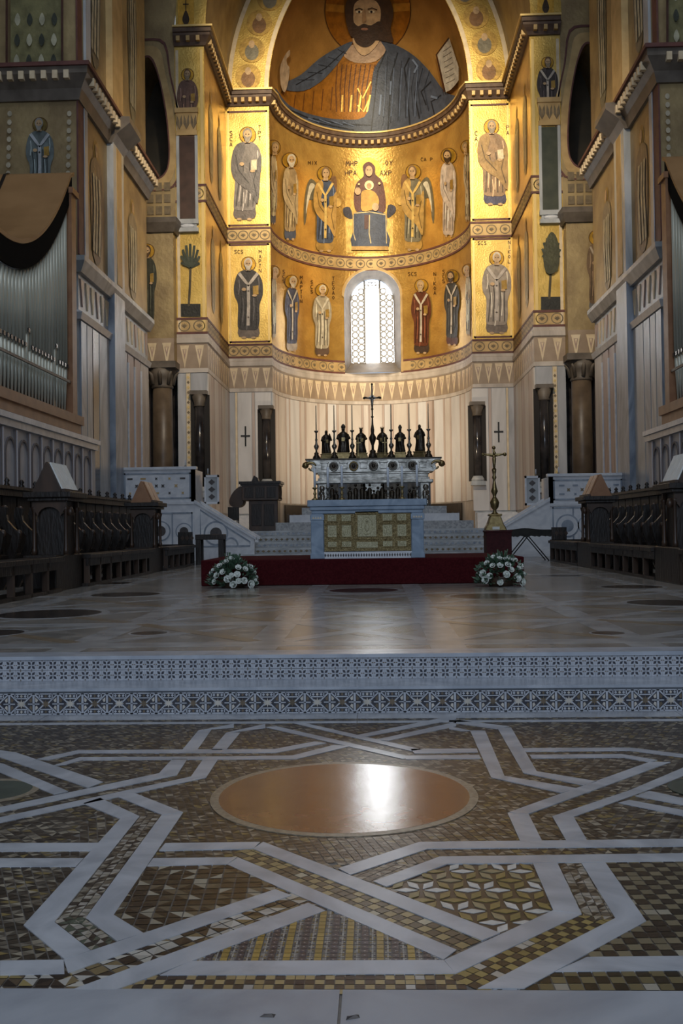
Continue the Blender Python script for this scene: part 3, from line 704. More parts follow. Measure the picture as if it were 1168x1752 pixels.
# the window interrupts the lower band: scroll bands are kept below and above its sill
for t, zs in ((t2, (15.28, 15.95)), (t3, (9.72, 10.32))):
    for z, c_ in [(z, c_) for z in zs for c_ in ((CHAIN,) if t is t2 else (CH_L, CH_R))]: sweep(c_, [(0, z-.05), (.045, z-.05), (.045, z+.05), (0, z+.05)]).build('border_line', MAROON, t)
def walk(path, pitch):
    """points at even steps along a path: x, y, rotation so that local -Y faces the room"""
    out = []
    for (x0, y0, n0x, n0y), (x1, y1, n1x, n1y) in zip(path[:-1], path[1:]):
        L = math.hypot(x1-x0, y1-y0)
        out.append((x0, y0, x1, y1, L))
    return out
def along(segs_path, pitch, fn):
    # treat consecutive nearly collinear segments (the apse) as one run
    runs = []; cur = [segs_path[0]]
    for p in segs_path[1:]:
        if len(cur) >= 2:
            a = math.atan2(cur[-1][1]-cur[-2][1], cur[-1][0]-cur[-2][0]); c = math.atan2(p[1]-cur[-1][1], p[0]-cur[-1][0])
            if abs((c-a+PI) % (2*PI) - PI) > 0.6: runs.append(cur); cur = [cur[-1]]
        cur.append(p)
    runs.append(cur)
    for r in runs:
        ls = [math.hypot(b_[0]-a_[0], b_[1]-a_[1]) for a_, b_ in zip(r[:-1], r[1:])]; T = sum(ls)
        m = max(1, int(round(T/pitch)))
        for k in range(m):
            d = (k+.5)*T/m; i = 0
            while d > ls[i] and i < len(ls)-1: d -= ls[i]; i += 1
            a_, b_ = r[i], r[i+1]; f = d/ls[i]; x, y = a_[0]+(b_[0]-a_[0])*f, a_[1]+(b_[1]-a_[1])*f
            fn(x, y, math.atan2(b_[1]-a_[1], b_[0]-a_[0]), T/m)
# frieze of pointed inlays
b = MB(); b.mat(0).prism([(-.19, .46), (.19, .46), (0, -.5)], 'y', -.015, .01); b.mat(1).prism([(-.085, .30), (.085, .30), (0, -.15)], 'y', -.022, .01)
b.mat(0).prism([(-.05, .28), (.05, .28), (0, .08)], 'y', -.03, .01)
tri_me = b.mesh('frieze_inlay', [CREAM, MARB_R])
FRZ = [(-9.9, 39.47, 0, -1), (-XB, 39.47, 0, -1)]
def put_tri(parent):
    def fn(x, y, r, L):
        o = link('frieze_inlay', tri_me, [], parent); o.rotation_euler = (0, 0, r)
        o.location = (x + .02*math.sin(r), y - .02*math.cos(r), 8.74)
    return fn
along(CHAIN, 0.53, put_tri(t4)); along(FRZ, 0.53, put_tri(walls[-1])); along([(XB, 39.47, 0, -1), (9.9, 39.47, 0, -1)], 0.53, put_tri(walls[1]))
# scroll motifs of the two mosaic bands: ring with leaf
b = MB(); vs_ = []; fs = []
for k in range(14):
    a = 2*PI*k/14
    for r in (.19, .235): vs_.append((r*math.cos(a)*1.1, -.03, r*math.sin(a)))
fs = [(2*k, 2*((k+1) % 14), 2*((k+1) % 14)+1, 2*k+1) for k in range(14)]
b.add(vs_, fs)
for k in range(5):
    a = PI/2 + (k-2)*.62; c, s_ = math.cos(a), math.sin(a)
    b.add([(0, -.03, -.1), (.07*c - .03*s_, -.03, .07*s_ + .03*c - .03), (.15*c, -.03, .15*s_ - .02), (.07*c + .03*s_, -.03, .07*s_ - .03*c - .03)], [(0, 1, 2, 3)])
scroll_me = b.mesh('scroll_motif', [ORN])
def put_scroll(parent, z):
    def fn(x, y, r, L):
        if z < 12 and abs(x - WX) < 1.62 and y > 50: return
        o = link('scroll_motif', scroll_me, [], parent); o.rotation_euler = (0, 0, r); o.location = (x, y, z)
    return fn
along(CHAIN, 0.56, put_scroll(t2, 15.61)); along(CHAIN, 0.56, put_scroll(t3, 10.02))
# ---- marble slabs of the dado
def slab(x0, y0, x1, y1, z0, z1, th, mat, parent, name='marble_slab', gap=.012):
    L = math.hypot(x1-x0, y1-y0); d = Vector(((x1-x0)/L, (y1-y0)/L)); n = Vector((d.y, -d.x))
    a, c = Vector((x0, y0)) + d*gap, Vector((x1, y1)) - d*gap
    q = [a, c, c + n*th, a + n*th]
    return MB().add([(p.x, p.y, z) for z in (z0, z1) for p in q], [(0,1,2,3),(4,5,6,7),(0,1,5,4),(1,2,6,5),(2,3,7,6),(3,0,4,7)]).build(name, mat, parent)
SLABC = [M('dado_slab_%s' % nm, c1, c2, 0.8, 0.35, kind='vein', stretch=(1, 1, .25)) for nm, c1, c2 in
         (('ivory', (.54, .48, .42), (.66, .60, .54)), ('rose', (.42, .33, .28), (.54, .44, .38)), ('pale', (.56, .54, .52), (.70, .68, .66)), ('brown', (.30, .22, .17), (.40, .31, .25)), ('grey', (.36, .36, .37), (.52, .52, .53)))]
ap = apse_path(120)
random.seed(3)
ws = []
while sum(w_ for w_, m_ in ws) < 120:
    ws += [(random.choice((4, 5, 6)), random.choice((0, 2, 2, 0))), (1, 1), (random.choice((2, 3)), random.choice((1, 2, 0))), (1, random.choice((3, 1)))]
i = 0
for w_, m_ in ws:
    j = min(120, i + w_)
    if j > i: slab(ap[i][0], ap[i][1], ap[j][0], ap[j][1], 2.72, 8.02, .05 if w_ > 1 else .065, SLABC[m_], wall_apse, 'marble_slab' if w_ > 1 else 'inlay_strip', .008)
    i = j
for s in (-1, 1):
    w = walls[s]
    def sl(x0, y0, x1, y1, z0, z1, th, m, nm='marble_slab'):
        if s < 0: slab(-x0, y0, -x1, y1, z0, z1, th, m, w, nm)
        else: slab(x1, y1, x0, y0, z0, z1, th, m, w, nm)
    # C front, outer to inner
    for x0, x1, m, nm in ((6.80, 6.52, SLABC[4], 'marble_slab'), (6.52, 6.40, CREAM, 'inlay_strip'), (6.40, 5.72, SLABC[2], 'marble_slab'), (5.72, 5.56, SLABC[1], 'inlay_strip'), (5.56, 4.78, SLABC[2], 'marble_slab')):
        sl(x0, YA, x1, YA, 2.2, 8.02, .05 if nm[0] == 'm' else .06, m, nm)
    # lateral wall, near to far
    ys = [40.12, 40.7, 41.4, 41.6, 42.6, 43.4, 43.6, 44.6, 45.3, 45.95]
    for k, (a, c) in enumerate(zip(ys[:-1], ys[1:])): sl(XC, a, XC, c, 2.2, 8.02, .05, SLABC[(0, 1, 3, 0, 1, 3, 0, 2, 1)[k]])
    # B front
    for x0, x1, m, nm in ((8.06, 7.72, SLABC[4], 'marble_slab'), (7.72, 7.52, CREAM, 'inlay_strip'), (7.52, 6.84, SLABC[4], 'marble_slab')):
        sl(x0, YB, x1, YB, 2.2, 8.02, .05 if nm[0] == 'm' else .06, m, nm)
    for k in range(26): MB().prism([(0, -.07), (.06, 0), (0, .07), (-.06, 0)], 'y', -.01, .01).build('inlay_lozenge', GOLD_L if k % 2 else ORN, w, (s*7.62, YB - .065, 2.6 + k*.21))
    # corner colonnettes set in the angles
    for cx, cy, z0, z1 in ((5.02, YA - .06, 3.6, 7.2), (7.16, YB - .06, 3.0, 7.1)):
        c_ = empty('colonnette', (s*cx, cy, 0), parent=w)
        MB().lathe([(.20, z0 + .25), (.20, z1 - .5)], 16).build('shaft', BLACKM, c_)
        MB().lathe([(.21, z1 - .5), (.24, z1 - .45), (.22, z1 - .38), (.34, z1)], 12).box(-.36, .36, -.3, .2, z1, z1 + .16).build('capital', STONE, c_)
        MB().box(-.34, .34, -.3, .2, z0 - .2, z0).lathe([(.30, z0), (.31, z0 + .1), (.22, z0 + .25)], 14).build('base', MARB, c_)
        MB().box(-.42, .42, .0, .1, z0, z1).build('niche_shade', M('niche_shade_black', (.02, .017, .015), None, rough=.8), c_)  # flat slab; the niche's shade is put into its near-black colour
    # plinth of the inner pilaster
    MB().box(s*(A0 + .12), s*XC, YA - .5, YA, 1.3, 2.1).build('plinth', MARB_L, w)
    # dark cross inlaid high in the pilaster slab
    cr = empty('wall_cross', (s*6.03 + (0.0 if s < 0 else 0.0), YA - .06, 5.9))
    MB().box(-.035, .035, -.03, 0, -.46, .5).build('upright', IRON, cr); MB().box(-.22, .22, -.032, 0, .0, .07).build('crossbar', IRON, cr)
    tag(cr, 'thin dark cross fixed to the pale marble pilaster, ' + ('left of the apse' if s < 0 else 'right of the apse'), 'cross', 'consecration crosses')
# sanctuary floor, raised to eye level, with its own stepped front
SANCT = M('sanctuary_floor', (0.30, 0.28, 0.26), (0.40, 0.38, 0.35), 1.5, 0.3)
sf = MB().box(-9.3, 9.3, 34.4, 52, 0.3, 1.38).build('floor_sanctuary', SANCT); struct(sf, 'raised sanctuary floor around the high altar')
FRET = M('sanctuary_step_inlay', (0.30, 0.31, 0.32), (0.46, 0.47, 0.47), 14.0, 0.4, kind='voronoi', fac=(.2, .8))
for k in range(5):
    st = MB().box(-4.35, 4.2, 32.4 + k*.42, 34.42, .4 + k*.196 + (.001 if k else 0), .4 + (k+1)*.196).build('sanctuary_step', MARB, sf)
    MB().box(-4.35, 4.2, 32.385 + k*.42, 32.41 + k*.42, .4 + k*.196 + .03, .4 + (k+1)*.196 - .055).build('riser_inlay', FRET, st)
    bb = MB()
    for q in range(46): bb.prism([(-4.25 + q*.185 - .06, .4 + k*.196 + .087), (-4.25 + q*.185, .4 + k*.196 + .04), (-4.25 + q*.185 + .06, .4 + k*.196 + .087), (-4.25 + q*.185, .4 + k*.196 + .134)], 'y', 32.378 + k*.42, 32.39 + k*.42)
    o = bb.build('riser_lozenges', ORN if k % 2 else MARB_B, st); o['kind'] = 'stuff'
# ---- outer shell that closes the aisles and the roof
AISLE = M('aisle_plaster', (0.10, 0.075, 0.045), (0.15, 0.11, 0.065), .6, .8)
for s, nm in ((-1, 'wall_aisle_left'), (1, 'wall_aisle_right')):
    struct(MB().box(s*14, s*14.4, -14, 53, -.3, 34).build(nm, AISLE), 'dim outer aisle wall on the ' + ('left' if s < 0 else 'right'))
struct(MB().box(-14.4, 14.4, -14, 53, 34, 34.4).build('ceiling', AISLE), 'dark timber ceiling above the choir')
struct(MB().box(-14.4, -9.6, 7.4, 53, -.3, .398).build('floor_aisle_left', STEPW), 'marble floor of the aisle on the left')
struct(MB().box(9.6, 14.4, 7.4, 53, -.3, .398).build('floor_aisle_right', STEPW), 'marble floor of the aisle on the right')
struct(MB().box(-14.4, -9.5, -14, 7.4, -.3, 0).build('floor_nave_left', STEPW), 'marble floor of the nave aisle on the left')
struct(MB().box(9.5, 14.4, -14, 7.4, -.3, 0).build('floor_nave_right', STEPW), 'marble floor of the nave aisle on the right')
# ================================================================== MOSAIC FIGURES (flat stonework on the walls)
def ell(cx, cy, rx, ry=None, n=20):
    ry = ry or rx; return [(cx + rx*math.cos(2*PI*k/n), cy + ry*math.sin(2*PI*k/n)) for k in range(n)]
def strip(pts, w):
    L = []; R = []
    for i, p in enumerate(pts):
        a = Vector(pts[max(i-1, 0)]); c = Vector(pts[min(i+1, len(pts)-1)]); d = (c-a).normalized(); n = Vector((-d.y, d.x))*(w/2)
        L.append((p[0]+n.x, p[1]+n.y)); R.append((p[0]-n.x, p[1]-n.y))
    return L + R[::-1]
class Fig:
    """a flat mosaic image built from stone-coloured shapes given in picture points and laid on its wall"""
    def __init__(s, name, surf, parent, label=None):
        s.e = empty(name, parent=parent); s.surf = surf; s.l = 0
        if label: s.e['label'] = label
    def put(s, name, loops, col, metal=.15):
        if isinstance(loops[0][0], (int, float)): loops = [loops]
        s.l += 1; g = []
        for lp in loops:
            dense = []
            for i in range(len(lp)):
                a, c = lp[i], lp[(i+1) % len(lp)]; m = max(1, int(math.hypot(c[0]-a[0], c[1]-a[1])/12))
                for k in range(m): dense.append((a[0]+(c[0]-a[0])*k/m, a[1]+(c[1]-a[1])*k/m))
            g.append(([[s.surf.px(*p) for p in dense]], 0, 0.012 + 0.009*s.l))
        return link(name, decal_mesh(name, g, s.surf, [cloth(col, metal) if isinstance(col, str) else col]), [], s.e)
SKIN = '#b99a74'
def saint(surf, parent, cx, top, bot, hw, robe, mantle=None, stole=None, hair='#cfc6b4', beard=None, under=None, book='#a08040', face=SKIN, label=None, lean=0.0, name='mosaic_saint', halo='#b98f34', tail=True):
    f = Fig(name, surf, parent, label); H = bot - top
    X = lambda u, v: (cx + u*hw + lean*(v-.5)*hw, top + v*H)
    hr = .088*H
    f.put('halo', ell(cx + lean*-.4*hw, top + .085*H, hr), halo, .5)
    hx = cx + lean*-.4*hw
    f.put('halo_rim', [strip(ell(hx, top + .085*H, hr, n=24) + [ell(hx, top + .085*H, hr, n=24)[0]], max(1.0, H*.008))], '#5d3f1c')
    if under: f.put('under_robe', smooth_loop([X(-.55, .6), X(.55, .6), X(.62, .8), X(.66, .97), X(-.62, .97), X(-.6, .8)], 3), under)
    f.put('foot', [ell(*X(-.3, .985), hw*.16, H*.014), ell(*X(.34, .985), hw*.16, H*.014)], face)
    e = .88 if under else .96
    f.put('robe', smooth_loop([X(-.26, .16), X(-.72, .21), X(-.95, .36), X(-.9, .48), X(-.68, .58), X(-.7, .78), X(-.62, e), X(0, e + .012), X(.6, e), X(.74, .76), X(.74, .58), X(.95, .46), X(.92, .31), X(.68, .21), X(.26, .16)], 3), robe)
    dk = '#%02x%02x%02x' % tuple(int(int(robe[i:i+2], 16)*.55) for i in (1, 3, 5))
    f.put('robe_fold', [strip([X(u, .36 + .1*abs(u)), X(u*.9 + .06, .55), X(u*1.05, e - .03)], max(.9, hw*.07)) for u in (-.52, -.22, .2, .5)], dk)
    lt = '#%02x%02x%02x' % tuple(min(255, int(int(robe[i:i+2], 16)*1.45 + 18)) for i in (1, 3, 5))
    f.put('robe_light', [strip([X(u, v0), X(u + .05, (v0 + v1)/2), X(u - .02, v1)], max(.8, hw*.06)) for u, v0, v1 in ((-.62, .28, .46), (-.36, .5, .8), (.05, .55, .82), (.34, .5, .78), (.66, .25, .42), (-.1, .7, .9))], lt)
    if mantle:
        f.put('mantle', smooth_loop([X(-.3, .165), X(-.78, .215), X(-.98, .38), X(-.85, .52), X(-.35, .62), X(.3, .70), X(.82, .82), X(.92, .5), X(.9, .3), X(.45, .42), X(.0, .50), X(-.35, .40), X(-.15, .24)], 3), mantle)
        dm = '#%02x%02x%02x' % tuple(int(int(mantle[i:i+2], 16)*.6) for i in (1, 3, 5))
        f.put('mantle_fold', [strip([X(-.7, .3), X(-.5, .46), X(.2, .6)], max(.9, hw*.06)), strip([X(.72, .42), X(.5, .58), X(.74, .74)], max(.9, hw*.06))], dm)
    if stole:
        f.put('stole', [strip([X(-.62, .20), X(-.25, .29), X(0, .345), X(.25, .29), X(.62, .20)], hw*.2), strip([X(0, .34), X(.02, .6), X(-.02, .84 if tail else .7)], hw*.2)], stole)
        f.put('stole_cross', [strip([X(0, v-.012), X(0, v+.012)], hw*.05) for v in (.42, .74)] + [strip([X(-.08, v), X(.08, v)], max(.8, H*.006)) for v in (.42, .74)], '#3a2c20')
    f.put('book', [X(.3, .36), X(.66, .35), X(.68, .46), X(.32, .47)], book, .4)
    f.put('hand', [ell(*X(-.28, .40), hw*.15, H*.02), ell(*X(.42, .475), hw*.16, H*.014)], face)
    f.put('neck', [(hx - .025*H, top + .11*H), (hx + .025*H, top + .11*H), (hx + .03*H, top + .175*H), (hx - .03*H, top + .175*H)], face)
    f.put('hair', ell(hx, top + .078*H, .05*H, .062*H), hair)
    f.put('face', ell(hx, top + .092*H, .037*H, .053*H), face)
    if beard: f.put('beard', smooth_loop([(hx - .037*H, top + .10*H), (hx, top + .118*H), (hx + .037*H, top + .10*H), (hx + .026*H, top + .15*H), (hx, top + .172*H), (hx - .026*H, top + .15*H)], 3), beard)
    f.put('eye', [ell(hx - .015*H, top + .085*H, .008*H, .005*H, 8), ell(hx + .015*H, top + .085*H, .008*H, .005*H, 8)], '#2c2018')
    return f
def inscription(surf, parent, px, py, text, h, vertical=False):
    f = Fig('inscription', surf, parent); loops = []
    G = {'S': [[(1, .1), (.3, 0), (0, .25), (1, .7), (.7, 1), (0, .9)]], 'C': [[(1, .1), (.3, 0), (0, .5), (.3, 1), (1, .9)]], 'M': [[(0, 1), (0, 0), (.5, .6), (1, 0), (1, 1)]], 'P': [[(0, 1), (0, 0), (.9, .1), (.9, .45), (0, .5)]],
         'I': [[(.5, 0), (.5, 1)]], 'T': [[(0, 0), (1, 0)], [(.5, 0), (.5, 1)]], 'A': [[(0, 1), (.5, 0), (1, 1)], [(.2, .65), (.8, .65)]], 'N': [[(0, 1), (0, 0), (1, 1), (1, 0)]], 'H': [[(0, 0), (0, 1)], [(1, 0), (1, 1)], [(0, .5), (1, .5)]],
         'O': [[(.5, 0), (0, .5), (.5, 1), (1, .5), (.5, 0)]], 'Y': [[(0, 0), (.5, .5), (1, 0)], [(.5, .5), (.5, 1)]], 'V': [[(0, 0), (.5, 1), (1, 0)]], 'K': [[(0, 0), (0, 1)], [(1, 0), (0, .5), (1, 1)]], 'E': [[(1, 0), (0, 0), (0, 1), (1, 1)], [(0, .5), (.8, .5)]],
         'R': [[(0, 1), (0, 0), (.9, .1), (.9, .45), (0, .5), (1, 1)]], 'X': [[(0, 0), (1, 1)], [(1, 0), (0, 1)]], 'L': [[(0, 0), (0, 1), (1, 1)]], 'Z': [[(0, 0), (1, 0), (0, 1), (1, 1)]], '-': [[(0, .5), (1, .5)]], 'D': [[(0, 1), (.5, 0), (1, 1), (0, 1)]]}
    w = h*.62
    for i, ch in enumerate(text):
        ox, oy = (px, py + i*h*1.35) if vertical else (px + i*w*1.45, py)
        for st in G.get(ch, []):
            for a, c in zip(st[:-1], st[1:]): loops.append(strip([(ox + a[0]*w, oy + a[1]*h), (ox + c[0]*w, oy + c[1]*h)], max(.8, h*.16)))
    if loops: f.put('letters', loops, '#4a3014')
# ---- half dome: large bust of a bearded robed figure
f = Fig('mosaic_bust', APSE, wall_apse, 'large half-length mosaic of a bearded robed figure in a blue mantle')
Q = lambda *p: [(460 + x/3.435, y/3.435) for x, y in p]
f.put('halo', ell(*Q((580, 60))[0], 74, 78, 40), '#8f5a1a', .5)
f.put('halo_rim', [strip(ell(*Q((580, 60))[0], 74, 78, 48) + [ell(*Q((580, 60))[0], 74, 78, 48)[0]], 1.6)], '#4a2c10')
f.put('halo_cross', [Q((330, 20), (440, 30), (440, 75), (330, 65)), Q((730, 20), (830, 15), (830, 62), (730, 70))], '#a3712a', .4)
f.put('tunic', smooth_loop(Q((430, 310), (620, 350), (660, 420), (640, 680), (560, 740), (250, 700), (60, 560), (200, 500), (330, 430)), 3), '#8a5a1e', .45)
f.put('tunic_fold', [strip(Q((400 + k*28, 380), (390 + k*26, 520), (395 + k*24, 660)), 1.8) for k in range(9)] + [strip(Q((150 + k*55, 560 - k*12), (140 + k*55, 650)), 1.6) for k in range(5)], '#54300f')
f.put('tunic_light', [strip(Q((430 + k*55, 560), (425 + k*50, 660)), 3) for k in range(4)] + [strip(Q((520, 520), (550, 580), (600, 480)), 2.4), strip(Q((520, 620), (555, 660), (600, 560)), 2.4)], '#d9b25e', .5)
f.put('neckline', smooth_loop(Q((470, 270), (640, 235), (690, 290), (625, 362), (500, 368), (430, 318)), 3), '#a58a72')
f.put('mantle', smooth_loop(Q((660, 240), (760, 270), (860, 330), (950, 420), (1040, 540), (1110, 570), (1120, 640), (1040, 700), (900, 765), (700, 812), (480, 800), (260, 745), (110, 660), (40, 590), (30, 520), (110, 620), (260, 680), (420, 705), (560, 690), (600, 560), (612, 430), (640, 370), (690, 300)), 3), '#3d4350', .1)
f.put('mantle_shoulder', smooth_loop(Q((490, 245), (400, 280), (290, 345), (180, 440), (85, 490), (90, 530), (200, 535), (300, 480), (380, 400), (440, 320)), 3), '#434a58', .1)
f.put('mantle_fold', [strip(Q((690, 300), (640, 420), (620, 600), (600, 780)), 2.2), strip(Q((760, 310), (720, 450), (700, 790)), 2.2), strip(Q((830, 340), (800, 400), (815, 520), (835, 770)), 2.6), strip(Q((880, 480), (860, 560), (890, 700)), 2.2),
   strip(Q((960, 480), (900, 540), (930, 620)), 2.2), strip(Q((1020, 560), (960, 600), (980, 680)), 2.0), strip(Q((120, 650), (300, 730), (500, 770)), 2.2), strip(Q((440, 300), (330, 400), (150, 500)), 1.8), strip(Q((250, 700), (430, 735), (600, 740)), 2.0)], '#1d2027', .1)
f.put('mantle_fold', [strip(Q((700 + k*42, 330 + k*14), (690 + k*38, 520), (670 + k*46, 740 - k*14)), 1.1) for k in range(7)] + [strip(Q((160 + k*60, 470 - k*45), (260 + k*48, 470 - k*38)), 1.1) for k in range(5)], '#272b35', .1)
f.put('mantle_light', [strip(Q((690 + k*48, 400), (684 + k*46, 560), (672 + k*48, 690)), 1.6) for k in range(5)] + [strip(Q((150 + k*70, 690 + k*8), (220 + k*70, 715 + k*8)), 2.0) for k in range(5)], '#525c70', .1)
f.put('mantle_light', [strip(Q((850, 350), (880, 390), (860, 430)), 3.5), strip(Q((720, 480), (715, 560)), 2.5), strip(Q((960, 570), (1000, 580)), 4), strip(Q((660, 560), (650, 680)), 3)], '#5e6a80', .1)
f.put('neck', smooth_loop(Q((500, 210), (640, 210), (640, 260), (560, 330), (500, 275)), 3), '#b0926f')
f.put('hair', smooth_loop(Q((440, 60), (455, -5), (500, -40), (570, -60), (650, -40), (715, -5), (738, 80), (720, 170), (735, 250), (660, 240), (500, 230), (455, 160)), 3), '#3b2a1e')
f.put('face', smooth_loop(Q((492, 90), (500, 20), (560, -10), (630, 5), (660, 60), (655, 130), (630, 190), (570, 215), (515, 180), (495, 130)), 3), '#a98b68')
f.put('beard', smooth_loop(Q((488, 130), (520, 155), (555, 140), (600, 150), (655, 125), (645, 210), (600, 268), (550, 278), (505, 250), (490, 190)), 3), '#38281c')
f.put('mouth', ell(*Q((560, 172))[0], 6.5, 2.2, 12), '#8c5f4a')
f.put('nose', smooth_loop(Q((550, 60), (566, 60), (572, 120), (562, 134), (545, 130)), 3), '#8f6f4e')
f.put('eye', [ell(*Q((525, 70))[0], 6, 2.4, 12), ell(*Q((605, 70))[0], 6, 2.4, 12)], '#cdbb9c')
f.put('pupil', [ell(*Q((527, 70))[0], 2.3, 2.2, 10), ell(*Q((603, 70))[0], 2.3, 2.2, 10)], '#20150f')
f.put('eyebrow', [strip(Q((500, 58), (525, 48), (548, 56)), 1.6), strip(Q((580, 54), (608, 46), (640, 58)), 1.6)], '#2e2017')
f.put('hand', smooth_loop(Q((70, 545), (45, 500), (40, 400), (60, 340), (85, 300), (100, 292), (98, 325), (80, 345), (85, 380), (98, 400), (92, 480)), 3), '#a6917a')
f.put('book', Q((1085, 218), (1010, 320), (1060, 545), (1090, 530), (1140, 470), (1140, 390)), '#aaa49a')
f.put('book_line', [strip(Q((1045 + k*3, 300 + k*32), (1095 + k*4, 265 + k*33)), 1.0) for k in range(7)], '#6a655e')
f.put('book_edge', [strip(Q((1085, 214), (1006, 320), (1052, 545)), 2.2)], '#3a2418')
# ---- upper row in the apse: enthroned woman with child, two winged figures, two standing figures
f = Fig('mosaic_enthroned_figure', APSE, wall_apse, 'mosaic of a veiled woman enthroned with a child on her lap')
V = lambda *p: [(560 + x/7.787, 240 + y/7.787) for x, y in p]
f.put('throne', V((260, 560), (350, 530), (770, 560), (850, 600), (880, 900), (880, 1500), (240, 1500), (225, 900)), '#c29a4e', .4)
f.put('throne_leg', [V((240, 1050), (330, 1050), (330, 1500), (250, 1500)), V((790, 1050), (875, 1050), (870, 1500), (800, 1500))], '#d5b468', .4)
f.put('cushion', [smooth_loop(V((210, 910), (300, 900), (330, 1050), (225, 1010)), 3), smooth_loop(V((810, 870), (900, 880), (905, 960), (800, 1040)), 3)], '#3c3a45')
f.put('halo', ell(*V((550, 400))[0], 21, 21, 28), '#d8b251', .5)
f.put('veil', smooth_loop(V((550, 290), (635, 360), (640, 460), (740, 570), (780, 900), (700, 980), (440, 980), (360, 900), (350, 720), (390, 570), (480, 480), (470, 350)), 3), '#5a3328')
f.put('robe', smooth_loop(V((350, 980), (560, 940), (780, 990), (790, 1200), (820, 1420), (320, 1420), (350, 1200)), 2), '#3b4356')
f.put('robe_edge', [strip(V((350, 980), (560, 960), (780, 1000)), 1.6), strip(V((340, 1000), (345, 1250), (370, 1340)), 1.4), strip(V((560, 1000), (555, 1250), (580, 1380)), 1.6), strip(V((780, 1000), (790, 1380)), 1.4)], '#c3ad7c')
f.put('robe_shadow', [V((490, 1000), (550, 1000), (540, 1190), (490, 1190))], '#4a2a22')
f.put('footstool', V((320, 1420), (810, 1420), (820, 1470), (310, 1470)), '#b18a4a')
f.put('child', smooth_loop(V((460, 690), (560, 670), (650, 720), (690, 830), (640, 920), (460, 950), (445, 800)), 3), '#a5803c', .3)
f.put('child_halo', ell(*V((555, 610))[0], 8, 8, 20), '#d9c48c', .4)
f.put('child_face', ell(*V((555, 620))[0], 4.6, 5.2, 14), '#b08c63')
f.put('hand', [ell(*V((400, 690))[0], 5.5, 6.5, 12), ell(*V((640, 900))[0], 6, 7, 12)], SKIN)
f.put('face', ell(*V((552, 425))[0], 6.4, 9.2, 18), '#b7966f')
f.put('eye', [ell(*V((535, 410))[0], 1.2, .8, 8), ell(*V((570, 410))[0], 1.2, .8, 8)], '#2c2018')
f.put('star', [ell(*V((415, 600))[0], 2, 2, 5), ell(*V((695, 590))[0], 2.2, 2.4, 5)], '#d8c08a')
inscription(APSE, wall_apse, 592, 276, 'MHP', 8); inscription(APSE, wall_apse, 659, 275, 'OY', 8); inscription(APSE, wall_apse, 590, 292, 'HPAN', 8); inscription(APSE, wall_apse, 650, 292, 'AXP', 8)
def wings(cx, top, H, hw, s_):
    f = Fig('mosaic_wings', APSE, wall_apse)
    X = lambda u, v: (cx + s_*u*hw, top + v*H)
    f.put('wing', smooth_loop([X(.5, .25), X(1.1, .14), X(1.5, .25), X(1.7, .5), X(1.65, .68), X(1.5, .6), X(1.35, .4), X(.9, .38)], 3), '#6a6350')
    f.put('wing_light', smooth_loop([X(.8, .22), X(1.2, .2), X(1.45, .36), X(1.55, .55), X(1.4, .45), X(1.1, .3)], 3), '#cfc6ae')
    f.put('far_wing', smooth_loop([X(-.5, .14), X(-.9, .12), X(-1.0, .26), X(-.7, .3)], 3), '#7a5a3c')
    f.put('orb', ell(*X(-1.05, .42), 6.5, 7.5), '#c9a45c', .4)
wings(555, 285, 148, 21, -1)
saint(APSE, wall_apse, 555, 285, 432, 21, '#4a5468', '#b58e4e', '#d3b26a', '#7a6248', None, '#a98445', label='mosaic winged figure in a blue gown left of the enthroned woman', name='mosaic_winged_figure')
wings(707, 282, 148, 21, 1)
saint(APSE, wall_apse, 707, 282, 430, 21, '#7b7460', '#b69254', '#d3b26a', '#7a6248', None, '#a98445', label='mosaic winged figure in a grey gown right of the enthroned woman', name='mosaic_winged_figure')
inscription(APSE, wall_apse, 527, 276, 'MIX', 6); inscription(APSE, wall_apse, 720, 270, 'CABP', 6)
for cx, top, bot, hw, robe, mantle, hair, beard, lb in ((495, 262, 412, 14, '#a08a68', '#b39f7c', '#c9c0ad', '#c9c0ad', 'old bearded saint in a beige robe'), (768, 254, 406, 14, '#b3a294', '#c0b2a6', '#4a3a2a', '#3c2d20', 'dark bearded saint in a pale pink robe'), (466, 240, 385, 6, '#ab9a7c', '#b9a98c', '#8d7a5c', None, 'narrow saint by the left end of the apse'), (801, 240, 380, 6, '#ab9a7c', '#b9a98c', '#8d7a5c', None, 'narrow saint by the right end of the apse')):
    saint(APSE, wall_apse, cx, top, bot, hw, robe, mantle, None, hair, beard, '#4c5568' if cx < 480 or cx == 495 else None, label='mosaic of a ' + lb)
# ---- lower row in the apse
for cx, top, bot, hw, robe, under, stole, hair, beard, lb in ((498, 471, 602, 13, '#474a5c', '#a89a86', '#bdb4a2', '#b9ab92', '#b9ab92', 'bishop saint in a dark blue robe'), (550, 486, 610, 17, '#a59a84', '#5c4a3e', '#c6bda8', '#cdc3ad', None, 'bishop saint in a cream robe'),
        (721, 478, 606, 18, '#5f3524', '#46372f', '#bdb2a0', '#a58f6f', '#a58f6f', 'bishop saint in a russet robe'), (774, 462, 592, 14, '#3b3a36', '#553226', '#bdb2a0', '#3c2e22', '#3c2e22', 'bishop saint in a blackish robe'), (467, 455, 580, 5, '#b0a486', None, None, '#b9ab92', None, 'narrow saint at the left edge'), (802, 452, 575, 5, '#b0a486', None, None, '#b9ab92', None, 'narrow saint at the right edge')):
    saint(APSE, wall_apse, cx, top, bot, hw, robe, None, stole, hair, beard, under, label='mosaic of a ' + lb + ' in the lower apse row')
